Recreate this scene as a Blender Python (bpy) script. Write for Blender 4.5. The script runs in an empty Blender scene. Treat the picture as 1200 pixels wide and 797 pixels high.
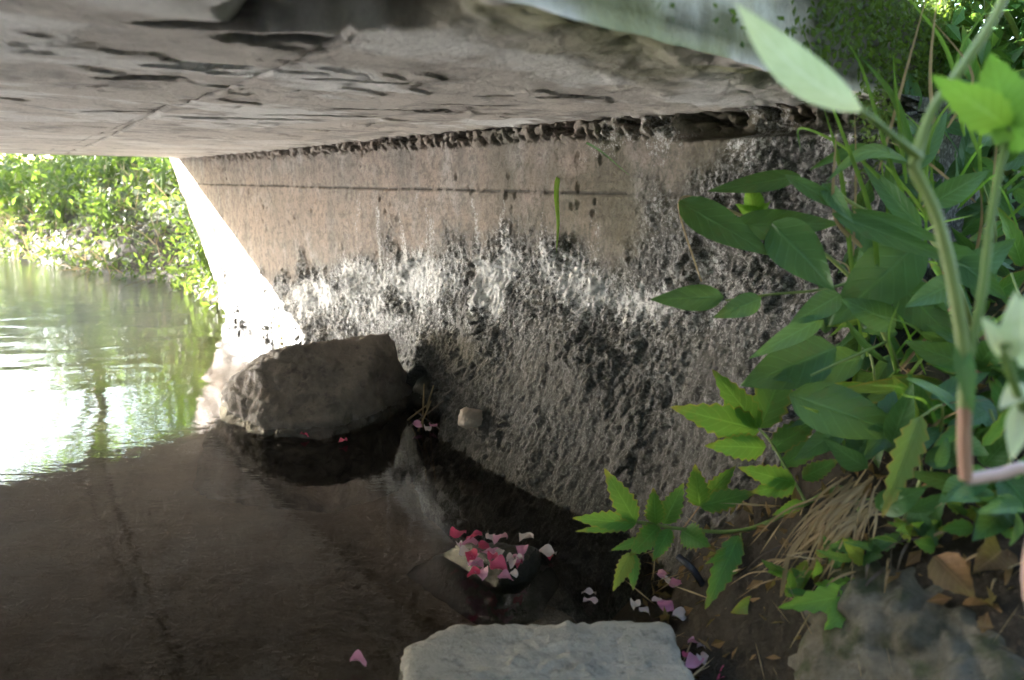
import bpy, bmesh, math, random
import numpy as np
from mathutils import Vector, Matrix

random.seed(7)
rng = np.random.default_rng(11)
scn = bpy.context.scene
COL = scn.collection

# ------------------------------------------------------------------ camera
FPX, W, H = 915.0, 1200.0, 797.0            # focal length in photograph pixels
HC, HS = 0.65, 0.7735                        # camera height, slab underside height (m above water)
PITCH = math.atan((398.5 - 212.0) / FPX)
cam = bpy.data.cameras.new('camera')
cam_ob = bpy.data.objects.new('camera', cam)
COL.objects.link(cam_ob)
cam_ob.location = (0, 0, HC)
cam_ob.rotation_euler = (math.pi / 2 - PITCH, 0, 0)
cam.sensor_width = 23.6
cam.lens = 23.6 * FPX / W
cam.clip_start = 0.02
cam.clip_end = 500
cam.dof.use_dof = True
cam.dof.focus_distance = 1.75
cam.dof.aperture_fstop = 3.2
scn.camera = cam_ob

# ------------------------------------------------------------------ light
SUN_AZ, SUN_EL = math.radians(-72.0), math.radians(22.2)
world = bpy.data.worlds.new('World')
scn.world = world
world.use_nodes = True
sky = world.node_tree.nodes.new('ShaderNodeTexSky')
sky.sky_type = 'NISHITA'
sky.sun_disc = False
sky.sun_elevation = SUN_EL
sky.sun_rotation = SUN_AZ
sky.dust_density = 2.0
sky.ozone_density = 0.5
bg = world.node_tree.nodes['Background']
bg.inputs[1].default_value = 0.05
world.node_tree.links.new(sky.outputs[0], bg.inputs[0])
sun = bpy.data.lights.new('sun', 'SUN')
sun.energy = 5.0
sun.angle = math.radians(0.53)
sun.color = (1.0, 0.965, 0.92)
sun_ob = bpy.data.objects.new('sun', sun)
COL.objects.link(sun_ob)
SUN = Vector((math.sin(SUN_AZ) * math.cos(SUN_EL), math.cos(SUN_AZ) * math.cos(SUN_EL), math.sin(SUN_EL)))
sun_ob.location = SUN * 30
sun_ob.rotation_euler = SUN.to_track_quat('Z', 'Y').to_euler()

scn.view_settings.view_transform = 'Standard'
scn.view_settings.look = 'None'
scn.view_settings.exposure = 5.22
scn.view_settings.gamma = 1.0
scn.view_settings.use_curve_mapping = False
scn.cycles.use_denoising = True
scn.cycles.blur_glossy = 2.85
scn.cycles.max_bounces = 10
scn.cycles.diffuse_bounces = 5
scn.cycles.glossy_bounces = 4
scn.cycles.transparent_max_bounces = 16
scn.cycles.sample_clamp_indirect = 12.0

# ------------------------------------------------------------------ geometry helpers
C = np.array([0, 0, HC])
cF = np.array([0, math.cos(PITCH), -math.sin(PITCH)])
cU = np.array([0, math.sin(PITCH), math.cos(PITCH)])
cR = np.array([1.0, 0, 0])


def ray(px, py):
    return cR * (px - 600) / FPX + cU * (398.5 - py) / FPX + cF


def at(px, py, d):
    """point seen at a photo pixel, d metres deep"""
    return C + ray(px, py) * d


def onz(px, py, z=0.0):
    r = ray(px, py)
    return C + r * (z - HC) / r[2]


WU = ray(-105, 212); WU[2] = 0; WU /= np.linalg.norm(WU)       # along the abutment, away from the camera
WN = np.array([-WU[1], WU[0], 0])                               # out of the abutment, over the stream
WE = ray(1400, 212); WE[2] = 0; WE /= np.linalg.norm(WE)       # along the deck edges, towards the abutment
WB = onz(310, 388, 0)
WZ = np.array([0, 0, 1.0])


def uvw(u, n, z):
    return WB + np.multiply.outer(u, WU) + np.multiply.outer(n, WN) + np.multiply.outer(z, WZ)


def to_un(P):
    P = np.asarray(P)
    return (P - WB) @ WU, (P - WB) @ WN


def onwall(px, py, o=0.0):
    r = ray(px, py)
    return C + r * (((WB - C) @ WN + o) / (r @ WN))


def sstep(a, b, x):
    t = np.clip((x - a) / (b - a), 0, 1)
    return t * t * (3 - 2 * t)


_P = rng.permutation(256); _P = np.concatenate([_P, _P, _P])
_G = rng.normal(size=(256, 3)); _G /= np.linalg.norm(_G, axis=1)[:, None]


_A = rng.uniform(0, 2 * np.pi, 256)
_G2 = np.stack([np.cos(_A), np.sin(_A)], 0).astype(np.float32)


def perlin2(x, y, seed):
    ix = np.floor(x).astype(np.int32); iy = np.floor(y).astype(np.int32)
    fx = (x - ix).astype(np.float32); fy = (y - iy).astype(np.float32)
    ix &= 255; iy &= 255
    wx = fx * fx * fx * (fx * (fx * 6 - 15) + 10); wy = fy * fy * fy * (fy * (fy * 6 - 15) + 10)
    h0 = _P[ix + (seed & 255)]; h1 = _P[ix + 1 + (seed & 255)]

    def c(h, dy, gx, gy):
        k = _P[h + iy + dy]
        return _G2[0][k] * gx + _G2[1][k] * gy
    a = c(h0, 0, fx, fy); b = c(h1, 0, fx - 1, fy)
    d = c(h0, 1, fx, fy - 1); e = c(h1, 1, fx - 1, fy - 1)
    a = a + (b - a) * wx; d = d + (e - d) * wx
    return (a + (d - a) * wy) * 1.25


def perlin(p):
    p = np.asarray(p, float)
    z = p[..., 2]
    if z.size > 1 and z.flat[0] == z.flat[-1] and z.min() == z.max():
        return perlin2(p[..., 0], p[..., 1], int(abs(z.flat[0]) * 7.7) + 3)
    i = np.floor(p).astype(int); f = p - i
    i &= 255
    w = f * f * f * (f * (f * 6 - 15) + 10)
    out = 0
    for dx in (0, 1):
        for dy in (0, 1):
            for dz in (0, 1):
                h = _P[_P[_P[(i[..., 0] + dx)] + i[..., 1] + dy] + i[..., 2] + dz]
                g = _G[h]
                v = g[..., 0] * (f[..., 0] - dx) + g[..., 1] * (f[..., 1] - dy) + g[..., 2] * (f[..., 2] - dz)
                wt = (w[..., 0] if dx else 1 - w[..., 0]) * (w[..., 1] if dy else 1 - w[..., 1]) * (w[..., 2] if dz else 1 - w[..., 2])
                out = out + v * wt
    return out * 1.5


def fbm(p, o=4, gain=0.5):
    p = np.asarray(p, float)
    a, s, t = 1.0, 0.0, 0.0
    for k in range(o):
        s = s + a * perlin(p * (2.03 ** k) + 17.3 * k); t += a; a *= gain
    return s / t


_J = rng.random((256, 3))


def worley(x, y, seed=0):
    """distance to the nearest jittered cell point, 2-D"""
    ix = np.floor(x).astype(np.int32); iy = np.floor(y).astype(np.int32)
    fx = x - ix; fy = y - iy
    best = np.full(x.shape, 9.0)
    for dx in (-1, 0, 1):
        for dy in (-1, 0, 1):
            k = _P[_P[((ix + dx) & 255) + seed] + ((iy + dy) & 255)]
            d = (dx + _J[k, 0] - fx) ** 2 + (dy + _J[k, 1] - fy) ** 2
            best = np.minimum(best, d)
    return np.sqrt(best)


def S3(a, b, c=0.0):
    a, b = np.broadcast_arrays(a, b)
    return np.stack([a, b, np.broadcast_to(c, a.shape)], -1)


# ------------------------------------------------------------------ object helpers
def mesh_of(verts, faces, smooth=True, attrs=None, name='mesh'):
    me = bpy.data.meshes.new(name)
    verts = np.asarray(verts, float).reshape(-1, 3)
    if isinstance(faces, np.ndarray):
        k = faces.shape[1]
        me.vertices.add(len(verts)); me.vertices.foreach_set('co', verts.ravel())
        me.loops.add(faces.size); me.loops.foreach_set('vertex_index', faces.ravel().astype(np.int32))
        me.polygons.add(len(faces))
        me.polygons.foreach_set('loop_start', np.arange(0, faces.size, k, dtype=np.int32))
        me.update(calc_edges=True)
    else:
        me.from_pydata(verts.tolist(), [], faces)
    me.polygons.foreach_set('use_smooth', np.full(len(me.polygons), smooth))
    for k, v in (attrs or {}).items():
        v = np.asarray(v, np.float32)
        if v.ndim == 1:
            at_ = me.attributes.new(k, 'FLOAT', 'POINT'); at_.data.foreach_set('value', v)
        else:
            at_ = me.attributes.new(k, 'FLOAT_VECTOR', 'POINT'); at_.data.foreach_set('vector', v.ravel())
    me.update()
    return me


def grid_faces(a, b):
    i = np.arange(a * b).reshape(a, b)
    return np.stack([i[:-1, :-1], i[1:, :-1], i[1:, 1:], i[:-1, 1:]], -1).reshape(-1, 4)


def link(name, me, mat=None, parent=None, loc=None):
    o = bpy.data.objects.new(name, me)
    COL.objects.link(o)
    if me is not None and mat is not None and not me.materials:
        me.materials.append(mat)
    if parent is not None:
        o.parent = parent
    if loc is not None:
        o.location = loc
    return o


def tag(o, label=None, cat=None, group=None, kind=None):
    if label: o['label'] = label
    if cat: o['category'] = cat
    if group: o['group'] = group
    if kind: o['kind'] = kind
    return o


def thing(name, loc, label, cat, group=None):
    o = bpy.data.objects.new(name, None)
    COL.objects.link(o)
    o.location = loc
    o.empty_display_size = 0.05
    return tag(o, label, cat, group)


# ------------------------------------------------------------------ material helpers
def new_mat(name):
    m = bpy.data.materials.new(name)
    m.use_nodes = True
    nt = m.node_tree
    nt.nodes.clear()
    out = nt.nodes.new('ShaderNodeOutputMaterial')
    return m, nt, out


def nd(nt, typ, ins=None, **props):
    n = nt.nodes.new('ShaderNode' + typ)
    for k, v in props.items():
        setattr(n, k, v)
    for k, v in (ins or {}).items():
        s = n.inputs[k]
        if isinstance(v, bpy.types.NodeSocket):
            nt.links.new(v, s)
        elif isinstance(v, bpy.types.Node):
            nt.links.new(v.outputs[0], s)
        else:
            if hasattr(s.default_value, '__len__') and len(s.default_value) == 4 and len(v) == 3:
                v = (*v, 1.0)
            s.default_value = v
    return n


def mixc(nt, fac, a, b, blend='MIX'):
    n = nd(nt, 'Mix', data_type='RGBA', blend_type=blend)
    for k, v in ((0, fac), (6, a), (7, b)):
        s = n.inputs[k]
        if isinstance(v, bpy.types.Node): v = v.outputs[0]
        if isinstance(v, bpy.types.NodeSocket): nt.links.new(v, s)
        else: s.default_value = (*v, 1.0) if (hasattr(v, '__len__') and len(v) == 3) else v
    return n.outputs[2]


def ramp(nt, fac, stops):
    n = nd(nt, 'ValToRGB', {'Fac': fac})
    cr = n.color_ramp
    while len(cr.elements) < len(stops): cr.elements.new(0.5)
    for e, (p, c) in zip(cr.elements, stops):
        e.position = p
        e.color = (c, c, c, 1) if not hasattr(c, '__len__') else (*c, 1)
    return n.outputs[0]


def attr(nt, name):
    return nd(nt, 'Attribute', attribute_name=name).outputs['Fac']


def noise(nt, vec, scale, detail=5, rough=0.6, dist=0.0):
    return nd(nt, 'TexNoise', {'Vector': vec, 'Scale': scale, 'Detail': detail, 'Roughness': rough, 'Distortion': dist}).outputs['Fac']


def mapped(nt, scale=(1, 1, 1), src=None):
    if src is None:
        src = nd(nt, 'TexCoord').outputs['Object']
    return nd(nt, 'Mapping', {'Vector': src, 'Scale': scale}).outputs[0]


def mul(nt, a, b, op='MULTIPLY'):
    return nd(nt, 'Math', {0: a, 1: b}, operation=op, use_clamp=(op != 'ADD')).outputs[0]


def principled(nt, out, color, rough=0.8, bump=None, spec=0.5, **kw):
    p = nd(nt, 'BsdfPrincipled', {'Base Color': color, 'Roughness': rough, 'Specular IOR Level': spec, **kw})
    if bump:
        h, strength, dist = bump
        b = nd(nt, 'Bump', {'Height': h, 'Strength': strength, 'Distance': dist})
        nt.links.new(b.outputs[0], p.inputs['Normal'])
    nt.links.new(p.outputs[0], out.inputs[0])
    return p


def mat_wall():
    m, nt, out = new_mat('weathered_wall_concrete')
    v = nd(nt, 'TexCoord').outputs['Object']
    big = noise(nt, v, 3.0, 6)
    streak = noise(nt, mapped(nt, (11, 11, 2.6), v), 1.0, 6, 0.62)
    fine = noise(nt, v, 150.0, 4, 0.7)
    mid = noise(nt, v, 42.0, 5, 0.7)
    smooth = mixc(nt, ramp(nt, big, [(0.35, 0), (0.65, 1)]), (0.36, 0.285, 0.235), (0.265, 0.235, 0.205))
    smooth = mixc(nt, mul(nt, ramp(nt, streak, [(0.46, 0), (0.68, 1)]), 0.6), smooth, (0.13, 0.12, 0.11))
    pale = ramp(nt, noise(nt, mapped(nt, (9, 9, 6), v), 1.0, 5, 0.65, 0.4), [(0.52, 0), (0.70, 1)])
    smooth = mixc(nt, mul(nt, pale, 0.5), smooth, (0.47, 0.45, 0.42))
    smooth = mixc(nt, mul(nt, ramp(nt, mid, [(0.47, 0), (0.62, 1)]), 0.6), smooth, (0.10, 0.092, 0.082))
    olive = ramp(nt, noise(nt, v, 5.5, 5, 0.65), [(0.36, 0), (0.58, 1)])
    smooth = mixc(nt, mul(nt, mul(nt, olive, attr(nt, 'near')), 0.75), smooth, (0.105, 0.098, 0.062))
    rough = mixc(nt, ramp(nt, noise(nt, v, 60, 5, 0.7), [(0.38, 0), (0.62, 1)]), (0.018, 0.0175, 0.016), (0.09, 0.087, 0.08))
    moss = ramp(nt, noise(nt, v, 6, 5, 0.65), [(0.48, 0), (0.68, 1)])
    rough = mixc(nt, mul(nt, moss, 0.5), rough, (0.065, 0.062, 0.034))
    vo = nd(nt, 'TexVoronoi', {'Vector': v, 'Scale': 150.0, 'Randomness': 1.0})
    bw = nd(nt, 'RGBToBW', {0: vo.outputs['Color']}).outputs[0]
    rough = mixc(nt, ramp(nt, bw, [(0.70, 0), (0.80, 0.6)]), rough, (0.32, 0.315, 0.305))
    c = mixc(nt, attr(nt, 'rough'), smooth, rough)
    c = mixc(nt, mul(nt, attr(nt, 'grime_and_shade'), 0.9), c, (0.04, 0.038, 0.034))
    # hard, ragged limescale crust, with reflected sunlight painted into its white
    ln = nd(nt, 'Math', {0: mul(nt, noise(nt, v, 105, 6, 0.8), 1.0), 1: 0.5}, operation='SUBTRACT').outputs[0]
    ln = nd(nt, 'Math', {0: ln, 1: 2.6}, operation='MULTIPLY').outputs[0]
    ln = nd(nt, 'Math', {0: ln, 1: mul(nt, attr(nt, 'lime_and_light'), 4.0)}, operation='MULTIPLY').outputs[0]
    lm = nd(nt, 'Math', {0: attr(nt, 'lime_and_light'), 1: ln}, operation='ADD').outputs[0]
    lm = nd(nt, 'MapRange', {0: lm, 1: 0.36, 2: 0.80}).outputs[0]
    c = mixc(nt, mul(nt, ramp(nt, noise(nt, v, 190, 3, 0.6), [(0.52, 0), (0.64, 1)]), mul(nt, attr(nt, 'rough'), nd(nt, 'MapRange', {0: attr(nt, 'grime_and_shade'), 3: 0.6, 4: 0.16}).outputs[0])), c, (0.34, 0.335, 0.32))
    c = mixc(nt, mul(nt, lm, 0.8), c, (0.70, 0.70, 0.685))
    c = mixc(nt, attr(nt, 'algae'), c, (0.24, 0.20, 0.06))
    c = mixc(nt, mul(nt, ramp(nt, fine, [(0.45, 0), (0.7, 1)]), 0.4), c, (0.07, 0.065, 0.058))
    rr = nd(nt, 'MapRange', {0: attr(nt, 'rough'), 3: 0.9, 4: 0.5}).outputs[0]
    principled(nt, out, c, rr, (fine, 0.8, 0.005), 0.22)
    return m


def mat_ceiling():
    m, nt, out = new_mat('slab_concrete')
    v = nd(nt, 'TexCoord').outputs['Object']
    big = noise(nt, v, 2.2, 6)
    fine = noise(nt, v, 110.0, 5, 0.7)
    st = noise(nt, mapped(nt, (9, 7, 9), attrv(nt, 'sc')), 1.0, 7, 0.7, 0.6)
    c = mixc(nt, ramp(nt, big, [(0.3, 0), (0.7, 1)]), (0.68, 0.62, 0.55), (0.56, 0.515, 0.46))
    c = mixc(nt, mul(nt, ramp(nt, st, [(0.50, 0), (0.64, 1)]), 0.7), c, (0.24, 0.215, 0.19))
    c = mixc(nt, attr(nt, 'grime_and_shade'), c, (0.05, 0.045, 0.04))
    c = mixc(nt, attr(nt, 'moss'), c, (0.24, 0.25, 0.10))
    c = mixc(nt, attr(nt, 'lime_and_light'), c, (0.86, 0.845, 0.81))
    c = mixc(nt, mul(nt, ramp(nt, fine, [(0.4, 0), (0.8, 1)]), 0.3), c, (0.1, 0.09, 0.08))
    h2 = nd(nt, 'Math', {0: fine, 1: mul(nt, st, 1.0)}, operation='ADD').outputs[0]
    principled(nt, out, c, 0.9, (h2, 0.9, 0.006))
    return m


def attrv(nt, name):
    return nd(nt, 'Attribute', attribute_name=name).outputs['Vector']


def mat_rock(name, ca, cb, cdark=None, scale=14.0, rough=0.75, lichen=None, lichen_amt=0.0, wet=True):
    m, nt, out = new_mat(name)
    v = nd(nt, 'TexCoord').outputs['Object']
    a = noise(nt, v, scale, 6, 0.65)
    fine = noise(nt, v, scale * 12, 5, 0.7)
    c = mixc(nt, ramp(nt, a, [(0.32, 0), (0.68, 1)]), ca, cb)
    if cdark:
        sp = ramp(nt, noise(nt, v, scale * 2.3, 6, 0.7), [(0.55, 0), (0.68, 1)])
        c = mixc(nt, mul(nt, sp, 0.7), c, cdark)
    if lichen:
        lm = ramp(nt, noise(nt, v, scale * 1.3, 5, 0.6, 0.6), [(0.5, 0), (0.62, 1)])
        c = mixc(nt, mul(nt, lm, lichen_amt), c, lichen)
    c = mixc(nt, mul(nt, ramp(nt, fine, [(0.4, 0), (0.8, 1)]), 0.35), c, tuple(x * 0.45 for x in ca))
    r = rough
    if wet:
        z = nd(nt, 'SeparateXYZ', {0: nd(nt, 'NewGeometry').outputs['Position']}).outputs[2]
        wl = nd(nt, 'Math', {0: z, 1: mul(nt, a, 0.05)}, operation='SUBTRACT').outputs[0]
        wm = nd(nt, 'MapRange', {0: wl, 1: -0.008, 2: 0.012, 3: 1.0, 4: 0.0}).outputs[0]
        c = mixc(nt, mul(nt, wm, 0.75), c, tuple(x * 0.25 for x in ca))
        r = nd(nt, 'MapRange', {0: wm, 3: rough, 4: 0.2}).outputs[0]
    hh = nd(nt, 'Math', {0: mul(nt, fine, 0.5), 1: noise(nt, v, scale * 4, 6, 0.7)}, operation='ADD').outputs[0]
    principled(nt, out, c, r, (hh, 0.9, 0.008))
    return m


def mat_water():
    m, nt, out = new_mat('stream_water')
    v = nd(nt, 'TexCoord').outputs['Object']
    rip = attr(nt, 'ripple')
    n1 = noise(nt, mapped(nt, (9, 16, 9), v), 1.0, 3, 0.5, 0.6)
    n2 = noise(nt, mapped(nt, (34, 60, 34), v), 1.0, 2, 0.5, 0.3)
    h = nd(nt, 'Math', {0: n1, 1: mul(nt, n2, 0.35)}, operation='ADD').outputs[0]
    n0 = noise(nt, mapped(nt, (3.2, 5.0, 3.2), v), 1.0, 1, 0.4, 0.8)
    h = nd(nt, 'Math', {0: nd(nt, 'Math', {0: h, 1: rip}, operation='MULTIPLY').outputs[0], 1: nd(nt, 'Math', {0: n0, 1: attr(nt, 'swell')}, operation='MULTIPLY').outputs[0]}, operation='ADD').outputs[0]
    b = nd(nt, 'Bump', {'Height': h, 'Strength': 1.0, 'Distance': 1.0})
    fr = nd(nt, 'Fresnel', {'IOR': 1.333, 'Normal': b})
    tr = nd(nt, 'BsdfTransparent', {'Color': (0.90, 0.86, 0.78)})
    gl = nd(nt, 'BsdfGlossy', {'Color': (1, 1, 1), 'Roughness': 0.012, 'Normal': b})
    mx = nd(nt, 'MixShader', {0: fr, 1: tr, 2: gl})
    nt.links.new(mx.outputs[0], out.inputs[0])
    return m


def mat_ground():
    m, nt, out = new_mat('soil_and_bed')
    v = nd(nt, 'TexCoord').outputs['Object']
    a = noise(nt, v, 7, 7, 0.65)
    f = noise(nt, v, 70, 5, 0.7)
    soil = mixc(nt, ramp(nt, a, [(0.3, 0), (0.7, 1)]), (0.028, 0.023, 0.017), (0.06, 0.048, 0.033))
    mud = mixc(nt, ramp(nt, a, [(0.3, 0), (0.7, 1)]), (0.07, 0.055, 0.04), (0.13, 0.10, 0.072))
    sand = mixc(nt, ramp(nt, f, [(0.3, 0), (0.7, 1)]), (0.52, 0.46, 0.37), (0.38, 0.335, 0.265))
    c = mixc(nt, attr(nt, 'bed'), soil, mud)
    c = mixc(nt, attr(nt, 'sand'), c, sand)
    c = mixc(nt, mul(nt, attr(nt, 'green'), ramp(nt, f, [(0.3, 0.4), (0.6, 1)])), c, (0.05, 0.08, 0.02))
    principled(nt, out, c, 0.8, (f, 1.0, 0.02), 0.2)
    return m


def mat_leaf(name, ca, cb, trans=0.4, rough=0.45, spot=None, spot_amt=0.0, edge=None, vein=0.25):
    """attribute 'lf' = (along 0..1, across -1..1, 0)"""
    m, nt, out = new_mat(name)
    lf = attrv(nt, 'lf')
    s = nd(nt, 'SeparateXYZ', {0: lf})
    rnd = nd(nt, 'ObjectInfo').outputs['Random']
    v = nd(nt, 'TexCoord').outputs['Object']
    nz = noise(nt, v, 40, 4, 0.6)
    base = mixc(nt, rnd, ca, cb)
    base = mixc(nt, mul(nt, ramp(nt, nz, [(0.3, 0), (0.75, 1)]), 0.5), base, tuple(x * 0.62 for x in ca))
    # side veins: stripes slanting from the midrib
    ay = nd(nt, 'Math', {0: s.outputs[1]}, operation='ABSOLUTE').outputs[0]
    ph = nd(nt, 'Math', {0: s.outputs[0], 1: mul(nt, ay, 0.22)}, operation='SUBTRACT').outputs[0]
    ph = nd(nt, 'Math', {0: ph, 1: 8.0}, operation='MULTIPLY').outputs[0]
    fr = nd(nt, 'Math', {0: ph}, operation='FRACT').outputs[0]
    dv = nd(nt, 'Math', {0: fr, 1: 0.5}, operation='SUBTRACT').outputs[0]
    dv = nd(nt, 'Math', {0: dv}, operation='ABSOLUTE').outputs[0]
    sv = ramp(nt, dv, [(0.0, 1), (0.12, 0)])
    mv = ramp(nt, ay, [(0.0, 1), (0.09, 0)])
    vm = nd(nt, 'Math', {0: mul(nt, sv, 0.5), 1: mv}, operation='MAXIMUM').outputs[0]
    base = mixc(nt, mul(nt, vm, vein), base, tuple(min(1, x * 2.2 + 0.03) for x in cb))
    if spot:
        sp = ramp(nt, noise(nt, v, 26, 5, 0.65), [(0.58, 0), (0.66, 1)])
        base = mixc(nt, mul(nt, sp, spot_amt), base, spot)
    if edge:
        ed = nd(nt, 'Math', {0: ay, 1: s.outputs[0]}, operation='MAXIMUM').outputs[0]
        ed = nd(nt, 'Math', {0: ed, 1: mul(nt, nz, 0.5)}, operation='ADD').outputs[0]
        base = mixc(nt, ramp(nt, ed, [(0.98, 0), (1.0, 1)]) if False else nd(nt, 'MapRange', {0: ed, 1: 1.08, 2: 1.3}).outputs[0], base, edge)
    p = nd(nt, 'BsdfPrincipled', {'Base Color': base, 'Roughness': rough, 'Specular IOR Level': 0.4})
    bp = nd(nt, 'Bump', {'Height': vm, 'Strength': 0.5, 'Distance': 0.002})
    bp.invert = True
    nt.links.new(bp.outputs[0], p.inputs['Normal'])
    tcol = mixc(nt, 0.5, base, (0.35, 0.55, 0.05), 'MIX')
    t = nd(nt, 'BsdfTranslucent', {'Color': tcol})
    mx = nd(nt, 'MixShader', {0: trans, 1: p, 2: t})
    nt.links.new(mx.outputs[0], out.inputs[0])
    return m


def mat_simple(name, ca, cb, scale=30, rough=0.7, trans=0.0):
    m, nt, out = new_mat(name)
    v = nd(nt, 'TexCoord').outputs['Object']
    rnd = nd(nt, 'ObjectInfo').outputs['Random']
    f = nd(nt, 'Math', {0: mul(nt, noise(nt, v, scale, 4), 0.7), 1: mul(nt, rnd, 0.5)}, operation='ADD').outputs[0]
    c = mixc(nt, ramp(nt, f, [(0.3, 0), (0.85, 1)]), ca, cb)
    p = nd(nt, 'BsdfPrincipled', {'Base Color': c, 'Roughness': rough})
    if trans:
        t = nd(nt, 'BsdfTranslucent', {'Color': c})
        mx = nd(nt, 'MixShader', {0: trans, 1: p, 2: t})
        nt.links.new(mx.outputs[0], out.inputs[0])
    else:
        nt.links.new(p.outputs[0], out.inputs[0])
    return m


M = {
    'wall': mat_wall(), 'ceil': mat_ceiling(), 'water': mat_water(), 'ground': mat_ground(),
    'boulder': mat_rock('dark_boulder', (0.115, 0.097, 0.08), (0.19, 0.157, 0.128), (0.05, 0.043, 0.037), 12),
    'block': mat_rock('pale_block_stone', (0.55, 0.51, 0.44), (0.37, 0.35, 0.31), (0.13, 0.125, 0.115), 15, 0.9, (0.66, 0.62, 0.54), 0.45),
    'mossy': mat_rock('mossy_stone', (0.06, 0.055, 0.032), (0.17, 0.155, 0.125), (0.018, 0.022, 0.008), 13, 0.9, (0.04, 0.05, 0.014), 0.85, False),
    'wedge': mat_rock('wet_wedge_stone', (0.045, 0.042, 0.03), (0.085, 0.08, 0.06), (0.02, 0.02, 0.012), 30, 0.4),
    'pebble': mat_rock('pale_pebble', (0.50, 0.42, 0.34), (0.38, 0.31, 0.25), None, 40, 0.6, None, 0, False),
    'leaf_broad': mat_leaf('broad_leaf', (0.042, 0.125, 0.042), (0.070, 0.175, 0.055), 0.28, 0.42, (0.10, 0.07, 0.03), 0.25),
    'leaf_light': mat_leaf('light_leaf', (0.075, 0.22, 0.035), (0.11, 0.27, 0.045), 0.35, 0.5, (0.22, 0.12, 0.03), 0.25, (0.30, 0.22, 0.04), 0.3),
    'leaf_yellow': mat_leaf('yellowing_leaf', (0.22, 0.26, 0.04), (0.14, 0.22, 0.04), 0.35, 0.5, (0.25, 0.14, 0.03), 0.6, (0.35, 0.20, 0.04)),
    'leaf_pale': mat_leaf('pale_blade', (0.72, 0.80, 0.55), (0.80, 0.84, 0.66), 0.5, 0.4, (0.45, 0.55, 0.25), 0.4, vein=0.6),
    'leaf_bright': mat_leaf('bright_leaf', (0.12, 0.30, 0.04), (0.16, 0.36, 0.05), 0.5, 0.45),
    'leaf_far': mat_leaf('bank_leaf', (0.045, 0.075, 0.022), (0.075, 0.105, 0.035), 0.35, 0.5, (0.12, 0.10, 0.05), 0.4),
    'leaf_dead': mat_leaf('dead_leaf', (0.16, 0.085, 0.035), (0.24, 0.135, 0.06), 0.15, 0.7, (0.08, 0.04, 0.02), 0.6, vein=0.3),
    'blade': mat_leaf('grass_blade', (0.10, 0.22, 0.04), (0.16, 0.28, 0.05), 0.4, 0.45),
    'stem': mat_simple('green_stem', (0.13, 0.22, 0.05), (0.20, 0.26, 0.07), 25, 0.5, 0.15),
    'stem_red': mat_simple('reddish_stem', (0.30, 0.14, 0.09), (0.34, 0.24, 0.12), 25, 0.5),
    'stem_pink': mat_simple('pink_stem', (0.52, 0.30, 0.30), (0.55, 0.40, 0.36), 25, 0.5),
    'straw': mat_simple('straw', (0.26, 0.18, 0.09), (0.42, 0.32, 0.17), 25, 0.7, 0.15),
    'twig': mat_simple('dark_twig', (0.06, 0.045, 0.035), (0.13, 0.10, 0.07), 40, 0.6),
    'bark': mat_simple('bark', (0.07, 0.055, 0.04), (0.16, 0.13, 0.10), 20, 0.9),
    'hose': mat_simple('black_pipe', (0.02, 0.022, 0.03), (0.05, 0.05, 0.06), 60, 0.25),
    'crimson': mat_simple('crimson_petal', (0.50, 0.03, 0.10), (0.62, 0.10, 0.20), 60, 0.5, 0.3),
    'pink': mat_simple('pink_petal', (0.58, 0.20, 0.36), (0.68, 0.36, 0.48), 60, 0.5, 0.3),
    'palepink': mat_simple('pale_petal', (0.60, 0.46, 0.48), (0.70, 0.62, 0.60), 60, 0.5, 0.3),
    'leaf_sun': mat_leaf('sunlit_weed', (0.085, 0.10, 0.042), (0.085, 0.10, 0.042), 0.3, 0.5, (0.17, 0.15, 0.085), 0.7),
    'leaf_screen': mat_leaf('light_screen_leaf', (0.035, 0.042, 0.028), (0.045, 0.052, 0.035), 0.06, 0.5, vein=0.1),  # muted leaf of the unseen trees and shrubs added to block light
    'moss': mat_leaf('hanging_moss', (0.05, 0.085, 0.02), (0.09, 0.13, 0.03), 0.3, 0.7, vein=0.0),
}

# ------------------------------------------------------------------ terrain
NR_U = [-60, -8, -3.4, -2.79, -2.62, -2.45, -2.3, 0.30, 0.6, 1.2, 2.0, 3.0, 4.9, 8, 60]
NR_N = [.9, .75, .66, .42, .29, .10, -.35, -.35, -.10, -.12, -.16, .14, .62, .75, .9]
NL = 4.05


def terr(u, n):
    u = np.asarray(u, float); n = np.asarray(n, float)
    p = S3(u, n, 3.3)
    wob = 0.05 * fbm(p * 4.0, 3)
    d = np.maximum(np.interp(u, NR_U, NR_N) + wob - n, n - NL - wob)
    bed = np.maximum(-0.20, d * 0.7) + 0.018 * fbm(p * 7, 3)
    cap = 0.82 + 0.23 * sstep(1.2, 2.0, u)
    land = cap * (1 - np.exp(-np.maximum(d, 0) * np.where(u > .3, 1.7, 1.55))) + 0.035 * fbm(p * 5, 4) * np.clip(d * 6, 0, 1)
    far = np.clip((d - 3) / 40, 0, 1) * 3.0
    return np.where(d > 0, land + far, bed)


def ground_hit(px, py, d0=0.5, d1=12.0):
    ds = np.linspace(d0, d1, 1600) if d1 < 0 else np.concatenate([np.linspace(d0, 2.0, 320), np.linspace(2.05, d1, 60)])
    pts = C + np.multiply.outer(ds, ray(px, py))
    u, n = to_un(pts)
    below = np.nonzero(pts[:, 2] < terr(u, n))[0]
    return ds[below[0]] if len(below) else None


def dense(lo, hi, mid, tight, num):
    """samples packed around mid"""
    a = math.asinh((lo - mid) / tight); b = math.asinh((hi - mid) / tight)
    return mid + tight * np.sinh(np.linspace(a, b, num))


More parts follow.
